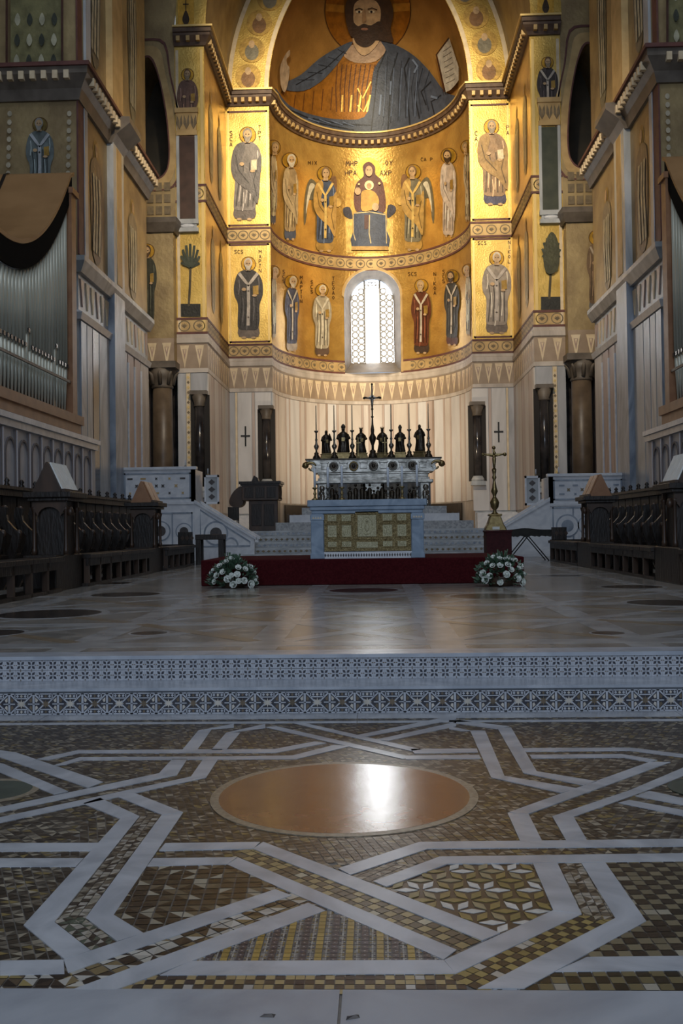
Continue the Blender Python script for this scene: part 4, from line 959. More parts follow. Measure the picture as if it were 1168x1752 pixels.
for px, py, tx, v in ((513, 472, 'MAPTIN', 1), (568, 474, 'TEOAO', 1), (698, 466, 'SCS', 0), (742, 466, 'NIKOA', 1), (757, 462, 'SCS', 1), (483, 462, 'SCS', 1), (531, 480, 'SCS', 1)): inscription(APSE, wall_apse, px, py, tx, 6, bool(v))
# ---- pilaster C panels
for s, cx1, cx2 in ((-1, 421, 425), (1, 843, 849)):
    w = walls[s]
    saint(CF, w, cx1, 218 if s < 0 else 205, 378 if s < 0 else 352, 27, '#77706c' if s < 0 else '#8d7358', '#65605f' if s < 0 else '#96794e', None, '#8d8374', '#8d8374', '#655c58' if s < 0 else '#454459', book='#b9ad92', label='mosaic prophet leaning with a scroll on the ' + ('left' if s < 0 else 'right') + ' pilaster', lean=.25*s, name='mosaic_prophet')
    saint(CF, w, cx2, 440 if s < 0 else 430, 580 if s < 0 else 572, 26, '#3c3938' if s < 0 else '#9b8f82', None, '#b8aea4', '#c9bfae', '#c9bfae' if s < 0 else None, '#75695f', label='mosaic bishop in a ' + ('dark' if s < 0 else 'pale') + ' robe on the ' + ('left' if s < 0 else 'right') + ' pilaster')
    inscription(CF, w, 393 if s < 0 else 812, 225, 'SCA' if s < 0 else 'CAI', 7, True); inscription(CF, w, 442 if s < 0 else 866, 215, 'TPT' if s < 0 else 'PA', 7, True)
    inscription(CF, w, 401 if s < 0 else 817, 428 if s < 0 else 413, 'SCS', 6); inscription(CF, w, 443 if s < 0 else 869, 428 if s < 0 else 412, 'MAPTN' if s < 0 else 'NIKOL', 6, True)
    # painted borders of the panels
    for z0, z1 in ((10.42, 15.2), (16.05, 21.65)):
        x0, x1 = sorted((s*(A0 + .07) + (AX if s > 0 else AX), s*(XC - .07)))
        for r in (rect(x0, x0 + .09, z0, z1), rect(x1 - .09, x1, z0, z1), rect(x0, x1, z0, z0 + .09), rect(x0, x1, z1 - .09, z1)): decal('panel_border', [r], CF, .02, MAROON if r[1][0] - r[0][0] > 1 else GOLD_L, w)
    # outer pilaster B: figure over capital panel, dark slab, tree
    bx = 321 if s < 0 else 936
    f = saint(BF, w, bx, 118 if s < 0 else 98, 240 if s < 0 else 215, 19, '#6a5145' if s < 0 else '#3b3434', None, None if s < 0 else '#b9aea0', '#6b5138', '#8a7a62', None, label='mosaic half-figure above the capital panel on the ' + ('left' if s < 0 else 'right') + ' outer pilaster')
    Bx0, Bx1 = sorted((s*XC, s*XB))
    xx0, xx1 = Bx0 + (.12 if s < 0 else .36), Bx1 - (.36 if s < 0 else .12)
    MB().box(xx0, xx1, YB - .05, YB, 14.55, 18.0).build('marble_panel', M('dark_panel_brown', (.055, .03, .022), (.09, .05, .035), 2, .35) if s < 0 else M('dark_panel_green', (.04, .05, .035), (.065, .075, .05), 2, .35), w)
    for x in (xx0, xx1): MB().box(x - .06, x + .06, YB - .08, YB, 14.5, 18.05).build('panel_frame', MARB, w)
    b = MB().box(xx0 - .05, xx1 + .05, YB - .12, YB, 18.05, 18.25).box(xx0 - .1, xx1 + .1, YB - .16, YB, 19.0, 19.2).prism([(xx0, 18.25), (xx1, 18.25), (xx1 + .08, 19.0), (xx0 - .08, 19.0)], 'y', YB - .1, YB)
    b.build('capital_block', BANDC, w)
    for k in range(3):
        for q in (-1, 1):
            c = (xx0 + xx1)/2 + (k-1)*.3; MB().prism([(c, 18.3), (c + q*.13, 18.55), (c + q*.1, 18.9), (c + q*.02, 18.7)], 'y', YB - .13, YB - .05).build('capital_leaf', ORN, w)
    MB().box(xx0 - .08, xx1 + .08, YB - .2, YB, 13.95, 14.12).box(xx0 - .08, xx1 + .08, YB - .16, YB, 14.3, 14.5).box(xx0, xx1, YB - .1, YB, 14.12, 14.3).build('pedestal_block', MARB, w)
    MB().ball(((xx0 + xx1)/2, YB - .1, 14.21), .3, 14, 8, 1.0, .3, .35).build('pedestal_boss', MARB_L, w)
    tf = Fig('mosaic_tree', BF, w, 'mosaic of a ' + ('palm with fan leaves' if s < 0 else 'leafy tree') + ' on a gold ground')
    tx = 326 if s < 0 else 942; ty = 0 if s < 0 else -12
    tf.put('ground', [(tx - 17, 520 + ty), (tx + 17, 520 + ty), (tx + 17, 542 + ty), (tx - 17, 542 + ty)], '#2d2d28')
    tf.put('trunk', strip([(tx - 3, 524 + ty), (tx - 1, 490 + ty), (tx, 455 + ty)], 4), '#4d4430')
    for k in range(9):
        a = PI*(-.08 + 1.16*k/8); tf.put('frond', strip([(tx, 458 + ty), (tx + 11*math.cos(a), 450 + ty - 12*math.sin(a)), (tx + 16*math.cos(a), 444 + ty - 26*math.sin(a))], 4.2), '#474d3f' if k % 2 else '#3c4436')
    if s > 0: tf.put('crown', smooth_loop([(tx - 10, 465), (tx - 14, 440), (tx - 10, 415), (tx, 398), (tx + 10, 410), (tx + 14, 435), (tx + 11, 462), (tx, 470)], 3), '#4a4a33')
    # figure above the top cornice, border strips of outer pilaster
    MB().box(Bx0 + .05, Bx0 + .17, YB - .03, YB, 9.75, 21.7).build('border_strip', GOLD_L if s > 0 else CREAM, w); MB().box(Bx1 - .17, Bx1 - .05, YB - .03, YB, 9.75, 21.7).build('border_strip', CREAM if s > 0 else GOLD_L, w)
    uf = Fig('mosaic_ornament', FlatS(YB - .01), w)
    ux = 318 if s < 0 else 933; uy = 0 if s < 0 else -20
    uf.put('panel', [(ux - 14, -30 + uy), (ux + 14, -30 + uy), (ux + 14, 46 + uy), (ux - 14, 46 + uy)], '#c99c42', .5); uf.put('vase', smooth_loop([(ux - 6, 34 + uy), (ux, 18 + uy), (ux + 6, 34 + uy), (ux, 44 + uy)], 4), '#3d2d1c'); uf.put('stem', [strip([(ux, 20 + uy), (ux, -6 + uy)], 1.6), strip([(ux - 5, 8 + uy), (ux + 5, 8 + uy)], 1.6)], '#3d2d1c')
    # figure on the impost pier D
    saint(DF, w, 252 if s < 0 else 1019, 418 if s < 0 else 395, 560 if s < 0 else 535, 17, '#3f4034' if s < 0 else '#6f5a44', None, None if s < 0 else '#a89a86', '#5b4630', '#5b4630', None if s < 0 else '#6b6a68', label='mosaic saint on the impost pier at the ' + ('left' if s < 0 else 'right'))
    # medallions of the apse arch face
    for z, k in ((23.3, 0), (24.6, 1), (25.9, 0), (27.1, 1), (28.3, 0)):
        xi = math.sqrt(RC*RC - (z-ZS)**2) - CC; xo = math.sqrt((RC+2.02)**2 - (z-ZS)**2) - CC; c = s*(xi + xo)/2 + AX
        md = empty('arch_medallion', (c, YA - .02, z), parent=w)
        MB().prism(ell(0, 0, .62, .62, 24), 'y', -.02, .02).build('roundel', cloth('#b08f4c', .4), md); MB().prism(ell(0, -.12, .34, .4, 14), 'y', -.03, .0).build('bust', cloth('#77705f' if k else '#7d5c3c'), md); MB().prism(ell(0, .26, .15, .19, 12), 'y', -.04, .0).build('head', cloth(SKIN), md)
    for r in (RC + .12, RC + 1.9):
        lp = [(s*(math.sqrt(r*r - (8.0*k/24)**2) - CC) + AX, ZS + 8.0*k/24) for k in range(25)]
        decal('arch_border', [strip(lp, .2)], FlatS(YA - .02), .0, CREAM, w)
    # light streaks of foreshortened standing figures on the lateral wall
    S = SideS(s*XC)
    for yc, z0, z1, col in ((41.6, 16.6, 20.6, '#a58f68'), (43.9, 16.6, 20.6, '#8b7f5c'), (41.8, 10.9, 14.8, '#b09a70'), (44.0, 10.9, 14.8, '#a08a60')):
        ff = Fig('mosaic_saint', S, w)
        H = z1 - z0; s0 = S
        def PZ(u, v): return (yc + u*.62, z1 - v*H)
        g = lambda pts, col_, l: link('robe' if l == 1 else ('halo' if l == 0 else 'face'), decal_mesh('lateral_figure', [([pts], 0, .012 + .01*l)], S, [cloth(col_)]), [], ff.e)
        g([PZ(.35*math.cos(2*PI*k/16)*.9, .09 + .085*math.sin(2*PI*k/16)) for k in range(16)], '#c79c46', 0)
        g(smooth_loop([PZ(-.25, .16), PZ(-.8, .25), PZ(-.85, .5), PZ(-.55, .95), PZ(.5, .95), PZ(.85, .5), PZ(.8, .25), PZ(.25, .16)], 3), col, 1)
        for u in (-.5, -.1, .35): link('drapery_light', decal_mesh('drapery_light', [([strip([PZ(u, .3), PZ(u + .12, .55), PZ(u - .05, .92)], .16)], 0, .035)], S, [cloth('#cdbf98')]), [], ff.e)
        g([PZ(.2*math.cos(2*PI*k/12), .09 + .055*math.sin(2*PI*k/12)) for k in range(12)], SKIN, 2)
# ================================================================== SIDE PIERS with organ screens
for s in (-1, 1):
    w = empty('wall_pier_left' if s < 0 else 'wall_pier_right'); struct(w, 'mosaic crossing pier with marble dado on the ' + ('left' if s < 0 else 'right'))
    Y0, Y1 = 28.3, 37.0; Xo = 10.95
    MB().box(s*XW, s*Xo, Y0, Y1, .398, 9.6).build('dado_core', MARB, w); MB().box(s*XW, s*Xo, Y0, Y1, 9.6, 34).build('mosaic_core', GOLD_W, w)
    S = SideS(s*XW); Fp = FlatS(Y0)
    PATH = [(s*Xo, Y0, 0, -1), (s*XW, Y0, -s, -1), (s*XW, 31.4, -s, 0), (s*XW, 31.4, -s*1.8, 0), (s*XW, 32.9, -s*1.8, 0), (s*XW, 32.9, -s, 0), (s*XW, Y1, -s, 0)]
    tc = sweep(PATH, [(0, 14.3), (.1, 14.3), (.2, 14.6), (.45, 14.95), (.45, 15.15), (0, 15.2)]); tc.build('cornice', STONE, w)
    sweep([(s*Xo, Y0, 0, -1), (s*XW, Y0, -s, -1), (s*XW, Y1, -s, 0)], [(0, 15.15), (.52, 15.15), (.52, 15.27), (0, 15.3)]).build('cornice_fillet', MAROON, w)
    dentils([(s*Xo, Y0, 0, -1), (s*XW, Y0, -s, 0), (s*XW, Y1, -s, 0)], 14.78, 15.02, .2, .5, .32, .15, CREAM, 'dentil_row', w)
    sweep([(s*Xo, Y0, 0, -1), (s*XW, Y0, -s, -1), (s*XW, Y1, -s, 0)], [(0, 9.15), (.12, 9.15), (.28, 9.45), (.28, 9.6), (0, 9.65)]).build('dado_cornice', MARB, w)
    sweep([(s*Xo, Y0, 0, -1), (s*XW, Y0, -s, -1), (s*XW, Y1, -s, 0)], [(0, 7.75), (.1, 7.75), (.16, 7.95), (0, 8.05)]).build('dado_moulding', MARB_L, w)
    for k in range(16):
        y = Y0 + .3 + k*.54
        MB().prism([(-.18, .4), (.18, .4), (0, -.42)], 'x', -.02, .02).build('frieze_inlay', CREAM if k % 3 else MARB_R, w, (s*(XW - .02), y, 8.6))
    # vertical ribs and marble strips on the nave side
    MB().box(s*(XW - .22), s*XW, 31.5, 32.8, .4, 9.6).build('rib', MARB_B, w); MB().box(s*(XW - .22), s*XW, 31.5, 32.8, 9.6, 14.35).build('rib', MARB, w)
    MB().box(s*(XW - .24), s*(XW - .2), 31.85, 32.45, 9.7, 14.3).build('rib_panel', BANDC, w)
    MB().box(s*(XW - .22), s*XW, 31.5, 32.8, 15.3, 34).build('rib', BANDC, w)
    MB().box(s*(XW - .05), s*XW, Y0 - .05, Y0 + .5, 9.7, 14.3).build('corner_shaft', MAROON, w); MB().box(s*(XW - .08), s*XW, Y0 + .5, Y0 + .8, 9.7, 14.3).build('corner_shaft', MARB, w)
    MB().box(s*(XW - .05), s*XW, Y0 - .05, Y0 + .4, 15.3, 34).build('corner_shaft', MAROON, w); MB().box(s*(XW - .08), s*XW, Y0 + .7, Y0 + 1.2, 15.3, 34).build('corner_shaft', MARB, w)
    ys = [(28.35, 28.9, MARB_B), (28.95, 29.5, MARB), (29.55, 30.2, BLACKM if s < 0 else MARB_B), (30.25, 31.4, MARB), (32.85, 33.7, MARB), (33.8, 34.6, MARB_R), (34.75, 35.6, MARB_R), (35.7, 36.9, MARB_W)]
    for a, c, m in ys: MB().box(s*(XW - .06), s*XW, a, c - .03, .4 if c < 33.8 else 2.4, 7.72).build('marble_slab', m, w)
    for a in (33.75, 34.68, 35.65): MB().box(s*(XW - .1), s*XW, a - .05, a + .05, 2.4, 7.4).build('slab_fillet', MARB_L, w)
    # foreshortened figures on the nave side
    for yc, z0, z1, col in ((30.2, 16.2, 21.5, '#6f6a5c'), (35.0, 16.5, 23.0, '#7d765f'), (30.2, 9.9, 13.9, '#7f6d58'), (34.8, 9.9, 13.6, '#8a7c62'), (30.3, 22.2, 27, '#7a705c'), (35.0, 23.5, 29, '#7d765f')):
        fe = empty('mosaic_saint', parent=w); H = z1 - z0
        PZ = lambda u, v: (yc + u*.75, z1 - v*H)
        for l, (nm, pts, col_) in enumerate((('halo', [PZ(.4*math.cos(2*PI*k/16), .09 + .085*math.sin(2*PI*k/16)) for k in range(16)], '#a98a48'), ('robe', smooth_loop([PZ(-.25, .16), PZ(-.8, .25), PZ(-.85, .5), PZ(-.55, .95), PZ(.5, .95), PZ(.85, .5), PZ(.8, .25), PZ(.25, .16)], 3), col), ('face', [PZ(.2*math.cos(2*PI*k/12), .09 + .055*math.sin(2*PI*k/12)) for k in range(12)], SKIN))):
            link(nm, decal_mesh(nm, [([pts], 0, .012 + .01*l)], S, [cloth(col_)]), [], fe)
        for u in (-.5, -.12, .3): link('drapery_light', decal_mesh('drapery_light', [([strip([PZ(u, .3), PZ(u + .14, .55), PZ(u - .05, .92)], .2)], 0, .045)], S, [cloth('#b5ac90')]), [], fe)
    # front face: saint panel below, ornament panel above the cornice
    if s < 0:
        saint(Fp, w, 69, 202, 345, 25, '#666f6e', None, '#a9adb0', '#8d8a82', '#8d8a82', label='mosaic bishop in a blue-grey robe on the pier above the organ', halo='#7c6a3c')
    pf = Fig('mosaic_panel', Fp, w)
    X0, X1 = (14, 122) if s < 0 else (1138, 1246)
    for k in range(9):
        for sx in (X0 + 3, X1 - 3): pf.put('scallop', ell(sx, 195 + k*15 + (0 if s < 0 else -30), 4, 5, 8), '#b5aa92')
    U0, U1, up = (22, 108, 0) if s < 0 else (1140, 1226, -42)
    pf.put('panel', [(U0, -60), (U1, -60), (U1, 125 + up), (U0, 125 + up)], '#77724f'); 
    for z in range(3):
        for q in range(4): pf.put('trefoil', smooth_loop([(U0 + 12 + q*21, 28 + z*36 + up), (U0 + 17 + q*21, 40 + z*36 + up), (U0 + 12 + q*21, 50 + z*36 + up), (U0 + 7 + q*21, 40 + z*36 + up)], 3), '#3f4238' if (q + z) % 2 else '#a9a58c')
    for r in ([(U0 - 6, -60), (U0 - 2, -60), (U0 - 2, 128 + up), (U0 - 6, 128 + up)], [(U1 + 2, -60), (U1 + 6, -60), (U1 + 6, 128 + up), (U1 + 2, 128 + up)]): pf.put('border', r, '#4a3026')
    # low screen wall behind the stalls: white panels with round arches
    sc = empty('panel_screen', (s*7.2, 0, .4)); tag(sc, 'white screen of arched panels behind the choir stalls on the ' + ('left' if s < 0 else 'right'), 'screen', 'panel screens under the organs')
    MB().box(0, s*.25, 10, 25.1, 0, 3.3).build('body', WHITEP, sc)
    MB().box(-s*.12, s*.3, 10, 25.2, 3.3, 3.42).box(-s*.07, s*.3, 10, 25.15, 3.15, 3.3).build('top_moulding', MARB_L, sc)
    for k in range(20):
        y = 24.7 - k*.74; p = empty('panel', (-s*.01, y, 0), parent=sc)
        MB().box(-.03, .03, -.06, .0, 1.2, 3.12).build('stile', LILAC, p)
        MB().box(-.025, .03, -.14, -.10, 1.2, 3.12).build('stile_groove', GREYD, p)
        arc = [(-.62 + .25*(1 - math.cos(PI*q/8)), 2.62 + .32*math.sin(PI*q/8)) for q in range(9)]
        arc = [(-.62, 1.2)] + arc + [(-.12, 1.2)]
        MB().prism(strip(arc, .045), 'x', -.03, .02).build('arch_moulding', GREYD, p)
    # organ: case, tin pipes in a swag, swept board over them
    og = empty('pipe_organ', (s*7.4, 0, 4.0)); tag(og, 'organ with tin pipes in a swag under a swept wooden board, ' + ('left of the choir' if s < 0 else 'right of the choir'), 'organ', 'organs')
    MB().box(-s*.1, s*2.6, 9, 24.25, -.1, .12).box(-s*.16, s*.5, 9, 24.3, .12, .34).build('base_case', WOODR, og)
    MB().box(s*.45, s*.55, 9.2, 24.0, .34, 2.8).build('back_panel', BLACKM, og)
    MB().box(-s*.05, s*.35, 23.75, 24.1, .3, 5.95).box(-s*.1, s*.5, 23.7, 24.2, 5.9, 6.05).build('end_post', WOODR, og)
    zt = lambda y: 2.95 + 2.95*(min(abs(y - 19.4), 4.6)/4.6)**2.1
    ys = [23.62 - k*.205 for k in range(44)]
    for k, y in enumerate(ys):
        h = zt(y); p = empty('pipe', (s*.12, y, .34), parent=og); r = .085
        m_h = 1.15 if k % 9 != 4 else 1.5
        MB().lathe([(.02, 0), (r*.9, m_h - .02)], 10).build('pipe_foot', TIN, p)
        MB().lathe([(r, m_h - .02), (r, h - .34)], 10).build('pipe_body', TIN, p)
        MB().box(-s*(r + .012), -s*(r - .02), -.05, .05, m_h, m_h + .09).build('mouth', BLACKM, p)
    MB().box(-s*.02, s*.02, 9.2, 23.7, 1.12, 1.18).build('pipe_rail', WOOD, og)
    bb = MB(); vs_ = []; n = 40
    for q in range(n + 1):
        y = 14.6 + 9.55*q/n; z = zt(y) + .48 + .1
        for x, dz in ((s*.0, 0), (s*3.4, 0), (s*3.4, .1), (s*.0, .1)): vs_.append((x, y, z + dz))
    fs = [(q*4+e, q*4+(e+1) % 4, (q+1)*4+(e+1) % 4, (q+1)*4+e) for q in range(n) for e in range(4)] + [(0, 1, 2, 3), (n*4, n*4+1, n*4+2, n*4+3)]
    MB().add(vs_, fs).build('swept_board', SOLE, og)
    bb = MB(); vs_ = []
    for q in range(n + 1):
        y = 14.6 + 9.55*q/n; z = zt(y) + .58
        for x, dz in ((s*1.66, .1), (s*1.74, .1), (s*1.74, .13), (s*1.66, .13)): vs_.append((x, y, z + dz))
    MB().add(vs_, fs).build('board_seam', WOOD, og)
    vs_ = []
    for q in range(n + 1):
        y = 14.6 + 9.4*q/n
        for x, z in ((s*.01, zt(y) + .03), (s*.05, zt(y) + .03), (s*.05, zt(y) + .57), (s*.01, zt(y) + .57)): vs_.append((x, y, z))
    MB().add(vs_, fs).build('gap_shade', M('gap_shade_black', (.010, .009, .008), None, rough=.95, spec=.05), og)  # black strip; shade of the gap under the board put into its colour
# ================================================================== ALTAR ON ITS CARPETED PLATFORM
pl = MB().box(-3.03, 2.8, 17.42, 20.3, .4, .868).build('carpeted_platform', CARPET, None, bevel=.02)
tag(pl, 'low wide platform covered in dark red carpet under the front altar', 'platform')
al = empty('altar_table', (0, 17.5, .868)); tag(al, 'blue-grey marble altar table with a gilt panelled front', 'altar')
MB().box(-1.09, 1.08, .0, .95, .95, 1.07).box(-1.05, 1.04, .03, .92, .88, .95).box(-1.02, 1.01, .06, .9, .82, .88).build('slab', ALTARM, al, bevel=.012)
for x0, x1 in ((-1.03, -.8), (.8, 1.02)):
    MB().box(x0, x1, .05, .9, 0, .82).box(x0 - .015, x1 + .015, .03, .3, .70, .80).box(x0 - .015, x1 + .015, .03, .3, 0, .10).build('leg', ALTARM, al, bevel=.008)
    for k in range(4): MB().prism([(-.02, 0), (.02, 0), (0, .04)], 'y', -.006, .004).build('capital_inlay', CREAM, al, (x0 + .045 + k*.045, .03, .73))
MB().box(-.8, .8, .12, .88, 0, .82).build('core', MARB_B, al)
MB().box(-.80, .80, .05, .14, 0, .12).build('base_strip', MARB_L, al)
bb = MB()
for k in range(34): bb.prism([(-.77 + k*.0467 - .017, .06), (-.77 + k*.0467, .025), (-.77 + k*.0467 + .017, .06), (-.77 + k*.0467, .095)], 'y', .044, .052)
o = bb.build('base_inlay', DARKIN, al); o['kind'] = 'stuff'
fr = MB().box(-.79, .79, .09, .125, .13, .81).build('antependium', GILT, al)
def ax(px): return (px - 629.0)/93.75
def azz(py): return (955 - py)/93.75 + .01
for x0, x1 in ((561, 576), (585, 601), (655, 671), (680, 695)):
    for y0, y1 in ((881, 892), (899, 919), (927, 936)):
        p = empty('relief_panel', (0, 0, 0), parent=al)
        a, c, d, e = ax(x0), ax(x1), azz(y1), azz(y0)
        MB().box(a, c, .075, .095, d, e).build('plate', GILT_L, p, bevel=.004)
        MB().box(a - .02, c + .02, .07, .092, e, e + .012).box(a - .02, c + .02, .07, .092, d - .012, d).box(a - .02, a, .07, .092, d, e).box(c, c + .02, .07, .092, d, e).build('frame', GILT, p)
        mx = (a + c)/2; b = MB()
        for q in (-1, 0, 1): b.ball((mx + q*.04, .074, d + (e-d)*.42), .018, 8, 5, 1, .6, (e-d)/.05*.8 if e-d < .15 else 3.2).ball((mx + q*.04, .072, d + (e-d)*.8), .012, 8, 5)
        b.build('relief', GILT_L, p)
p = empty('central_panel', parent=al)
a, c = ax(612), ax(644); MB().box(a, c, .068, .095, azz(919), azz(882)).build('plate', GILT_L, p, bevel=.004)
MB().box(a - .04, c + .04, .06, .09, azz(880), azz(876)).box(a - .04, c + .04, .06, .09, azz(924), azz(920)).box(a - .04, a - .005, .06, .09, azz(920), azz(880)).box(c + .005, c + .04, .06, .09, azz(920), azz(880)).build('frame', GILT, p)
b = MB(); mx, mz = (a + c)/2, (azz(919) + azz(882))/2
b.tube([(mx + .1*math.cos(2*PI*k/20), .065, mz + .16*math.sin(2*PI*k/20)) for k in range(21)], .007, 6).ball((mx, .062, mz - .03), .05, 10, 6, .8, .4, 1.6).ball((mx, .06, mz + .085), .024, 8, 6); b.build('relief', GILT_L, p)
MB().box(a - .02, c + .02, .07, .095, azz(938), azz(928)).build('lower_plate', GILT_L, p)
for px in (551, 580, 606, 650, 675, 701): MB().box(ax(px) - .012, ax(px) + .012, .072, .1, .14, .80).build('upright_moulding', GILT, al)
for py in (895.5, 923): MB().box(-.78, .78, .08, .1, azz(py) - .008, azz(py) + .008).build('rail_moulding', GILT, al)
# six altar candles
CL = ['first from the left', 'second from the left', 'third from the left', 'third from the right', 'second from the right', 'first from the right']
for k, px in enumerate((539.5, 562, 586, 665, 689, 714.6)):
    cd = empty('altar_candle', (ax(px), 17.62, 1.938)); tag(cd, 'white candle in a low silver holder on the front altar, ' + CL[k], 'candle', 'candles on the front altar')
    MB().lathe([(.065, 0), (.06, .02), (.025, .04), (.018, .09), (.034, .12), (.018, .15), (.016, .19), (.045, .215), (.05, .23), (.02, .235)], 14).build('holder', SILVER if k % 2 else BRASS, cd)
    MB().lathe([(.022, .235), (.022, .58 + .02*(k % 3)), (.006, .585 + .02*(k % 3))], 12).build('wax', CANDLE, cd)
    MB().tube([(0, 0, .58), (.003, 0, .615 + .02*(k % 3))], .003, 5).build('wick', IRON, cd)
# ================================================================== HIGH ALTAR
HX, HY = .09, 37.0; Z0 = 1.38
ha = empty('high_altar', (HX, HY, Z0)); tag(ha, 'ornate silver high altar with dark reliefs and a wide gradine', 'altar')
for k, (hw, z) in enumerate(((3.7, .3), (3.2, .58), (2.75, .86))):
    MB().box(-hw, hw, -.9 + k*.3, 1.8, 0 if k == 0 else z - .28, z).build('predella_step', MARB_L if k % 2 else FRET, ha)
MB().box(-2.18, 2.18, .1, 1.3, .86, 1.78).build('body', BLACKM, ha)
MB().box(-2.28, 2.28, 0, 1.35, 1.78, 1.9).build('mensa', SILVER, ha, bevel=.02)
MB().box(-2.15, 2.15, .12, 1.2, 1.9, 2.0).box(-2.1, 2.1, .16, 1.2, 2.0, 2.14).box(-2.16, 2.16, .1, 1.2, 2.14, 2.2).build('tabernacle_band', SILVER, ha, bevel=.01)
prof = [(0, 0), (.05, 0), (.14, .12), (.1, .3), (.2, .44), (.24, .5), (0, .5)]
b = MB().prism([(-2.3, 2.2), (2.3, 2.2), (2.42, 2.32), (2.36, 2.5), (2.55, 2.62), (2.6, 2.7), (-2.6, 2.7), (-2.55, 2.62), (-2.36, 2.5), (-2.42, 2.32)], 'y', .05, 1.2); b.build('gradine', SILVER, ha, bevel=.015)
MB().box(-2.62, 2.62, .02, 1.22, 2.7, 2.75).build('gradine_top', BRONZE, ha)
for sx in (-1, 1):
    b = MB(); b.tube([(sx*(2.4 + .28*math.cos(a)*(1 - a/9)), .1, 2.42 + .22*math.sin(a)*(1 - a/9)) for a in [q*.4 for q in range(16)]], [.09 - .004*q for q in range(16)], 8); b.ball((sx*2.62, .1, 2.5), .13, 10, 6); b.build('scroll_end', BRASS, ha)
    b = MB()
    for q in range(4): b.ball((sx*(2.05 - q*.02), .06, 1.0 + q*.2), .11, 8, 6, 1, .6, 1.1)
    b.build('corner_herm', SILVER, ha)
for px in (572, 606, 640, 673, 707):
    x = (px - 640)/44.6; md = empty('medallion', (x, .03, 2.44), parent=ha)
    b = MB(); b.tube([(.15*math.cos(2*PI*k/18), -.02, .16*math.sin(2*PI*k/18)) for k in range(19)], .035, 6); b.build('wreath', BRASS if px == 606 else SILVER, md); MB().prism(ell(0, 0, .13, .14, 16), 'y', -.02, .05).build('portrait', BRONZE, md); MB().ball((0, -.03, .01), .07, 8, 6, 1, .5, 1.2).build('bust', BRONZE, md)
for px in (556, 589, 623, 657, 690, 724):
    x = (px - 640)/44.6
    MB().box(x - .13, x + .13, -.01, .06, 2.34, 2.56).box(x - .16, x + .16, -.03, .06, 2.56, 2.62).build('gradine_plaque', SILVER, ha, bevel=.01)
for px, m, wd in ((552, SILVER, .3), (572, BRONZE, .32), (604, BRONZE, .45), (620, BRONZE, .25), (640, BRONZE, .8), (660, BRONZE, .25), (676, BRONZE, .45), (705, BRONZE, .32), (727, SILVER, .3)):
    x = (px - 640)/44.6; rl = empty('relief_group', (x, .1, .88), parent=ha); b = MB()
    MB().box(-wd/2, wd/2, -.03, .02, 0, .88).build('plaque', SILVER if m is BRONZE and wd > .5 else m, rl)
    nn = max(1, int(wd/.16))
    for q in range(nn):
        qx = -wd/2 + (q + .5)*wd/nn; hh = .55 + .12*((q*7 + px) % 3)
        b.lathe([(.09, 0), (.1, .1), (.075, hh*.5), (.095, hh*.78), (.04, hh*.9)], 10, (qx, -.06, .02)).ball((qx, -.07, hh + .04), .055, 8, 6)
    b.build('figures', BRONZE if m is BRONZE else SILVER, rl)
# statues on the high altar
def statue(k, px, hat, turn):
    x = HX + (px - 640)/44.6; st = empty('altar_statue', (x, HY + .68, Z0 + 2.752), turn)
    MB().prism([(-.26, 0), (.26, 0), (.2, .2), (-.2, .2)], 'y', -.2, .2).box(-.23, .23, -.22, .22, .2, .24).build('pedestal', BRASS, st, bevel=.01)
    b = MB(); vs_ = []; seg = 28
    rings = [(0, .19, .16, 0), (.06, .2, .17, 0), (.2, .18, .15, .01), (.36, .165, .14, .02), (.5, .17, .145, .01), (.62, .16, .13, 0), (.70, .155, .115, 0), (.76, .12, .09, 0), (.79, .06, .06, 0), (.83, .055, .055, 0)]
    for z, rx, ry, ox in rings:
        for q in range(seg):
            a = 2*PI*q/seg; f = 1 + (.09*math.cos(7*a + k + z*3) if z < .6 else 0); vs_.append((ox*(1 if k % 2 else -1) + rx*f*math.cos(a), ry*f*math.sin(a), z))
    b.add(vs_, [(i*seg+q, i*seg+(q+1) % seg, (i+1)*seg+(q+1) % seg, (i+1)*seg+q) for i in range(len(rings)-1) for q in range(seg)] + [tuple(range(seg)), tuple((len(rings)-1)*seg + q for q in range(seg))], True)
    b.ball((0, -.01, .885), .068, 12, 8, .9, 1, 1.2)
    b.ball((0, -.075, .875), .014, 6, 4)
    up = .78 if k in (0, 5) else .5
    b.tube([(-.13, 0, .69), (-.19, -.05, .54), (-.1, -.16, .5)], [.055, .05, .035], 8).ball((-.10, -.19, .5), .036, 8, 6)
    b.tube([(.13, 0, .69), (.2, -.04, .55), (.11, -.16, up)], [.055, .05, .035], 8).ball((.11, -.19, up), .036, 8, 6)
    o = b.build('figure', BRONZE, st, (0, 0, .24))
    r = o.modifiers.new('join', 'REMESH'); r.mode = 'VOXEL'; r.voxel_size = .014; r.use_smooth_shade = True
    if hat == 'mitre': MB().lathe([(.06, .92), (.075, .98), (.05, 1.05), (.01, 1.09)], 12, (0, 0, .24), True, 1, .7).build('mitre', BRONZE, st)
    elif hat == 'crown':
        b = MB().lathe([(.062, .93), (.07, .97), (.066, .97), (.058, .93)], 12, (0, 0, .24))
        for q in range(6): b.tube([(.066*math.cos(q*PI/3), .066*math.sin(q*PI/3), 1.2), (.075*math.cos(q*PI/3), .075*math.sin(q*PI/3), 1.26)], [.014, .003], 5)
        b.build('crown', BRASS, st)
    MB().box(-.05, .05, -.235, -.195, .66, .80).build('held_book', BRASS, st)
    return st
SL = ('bareheaded statue leaning on one leg', 'broad cloaked statue with a small mitre', 'slim crowned statue', 'crowned statue with bent arm', 'stout mitred statue', 'statue raising one arm')
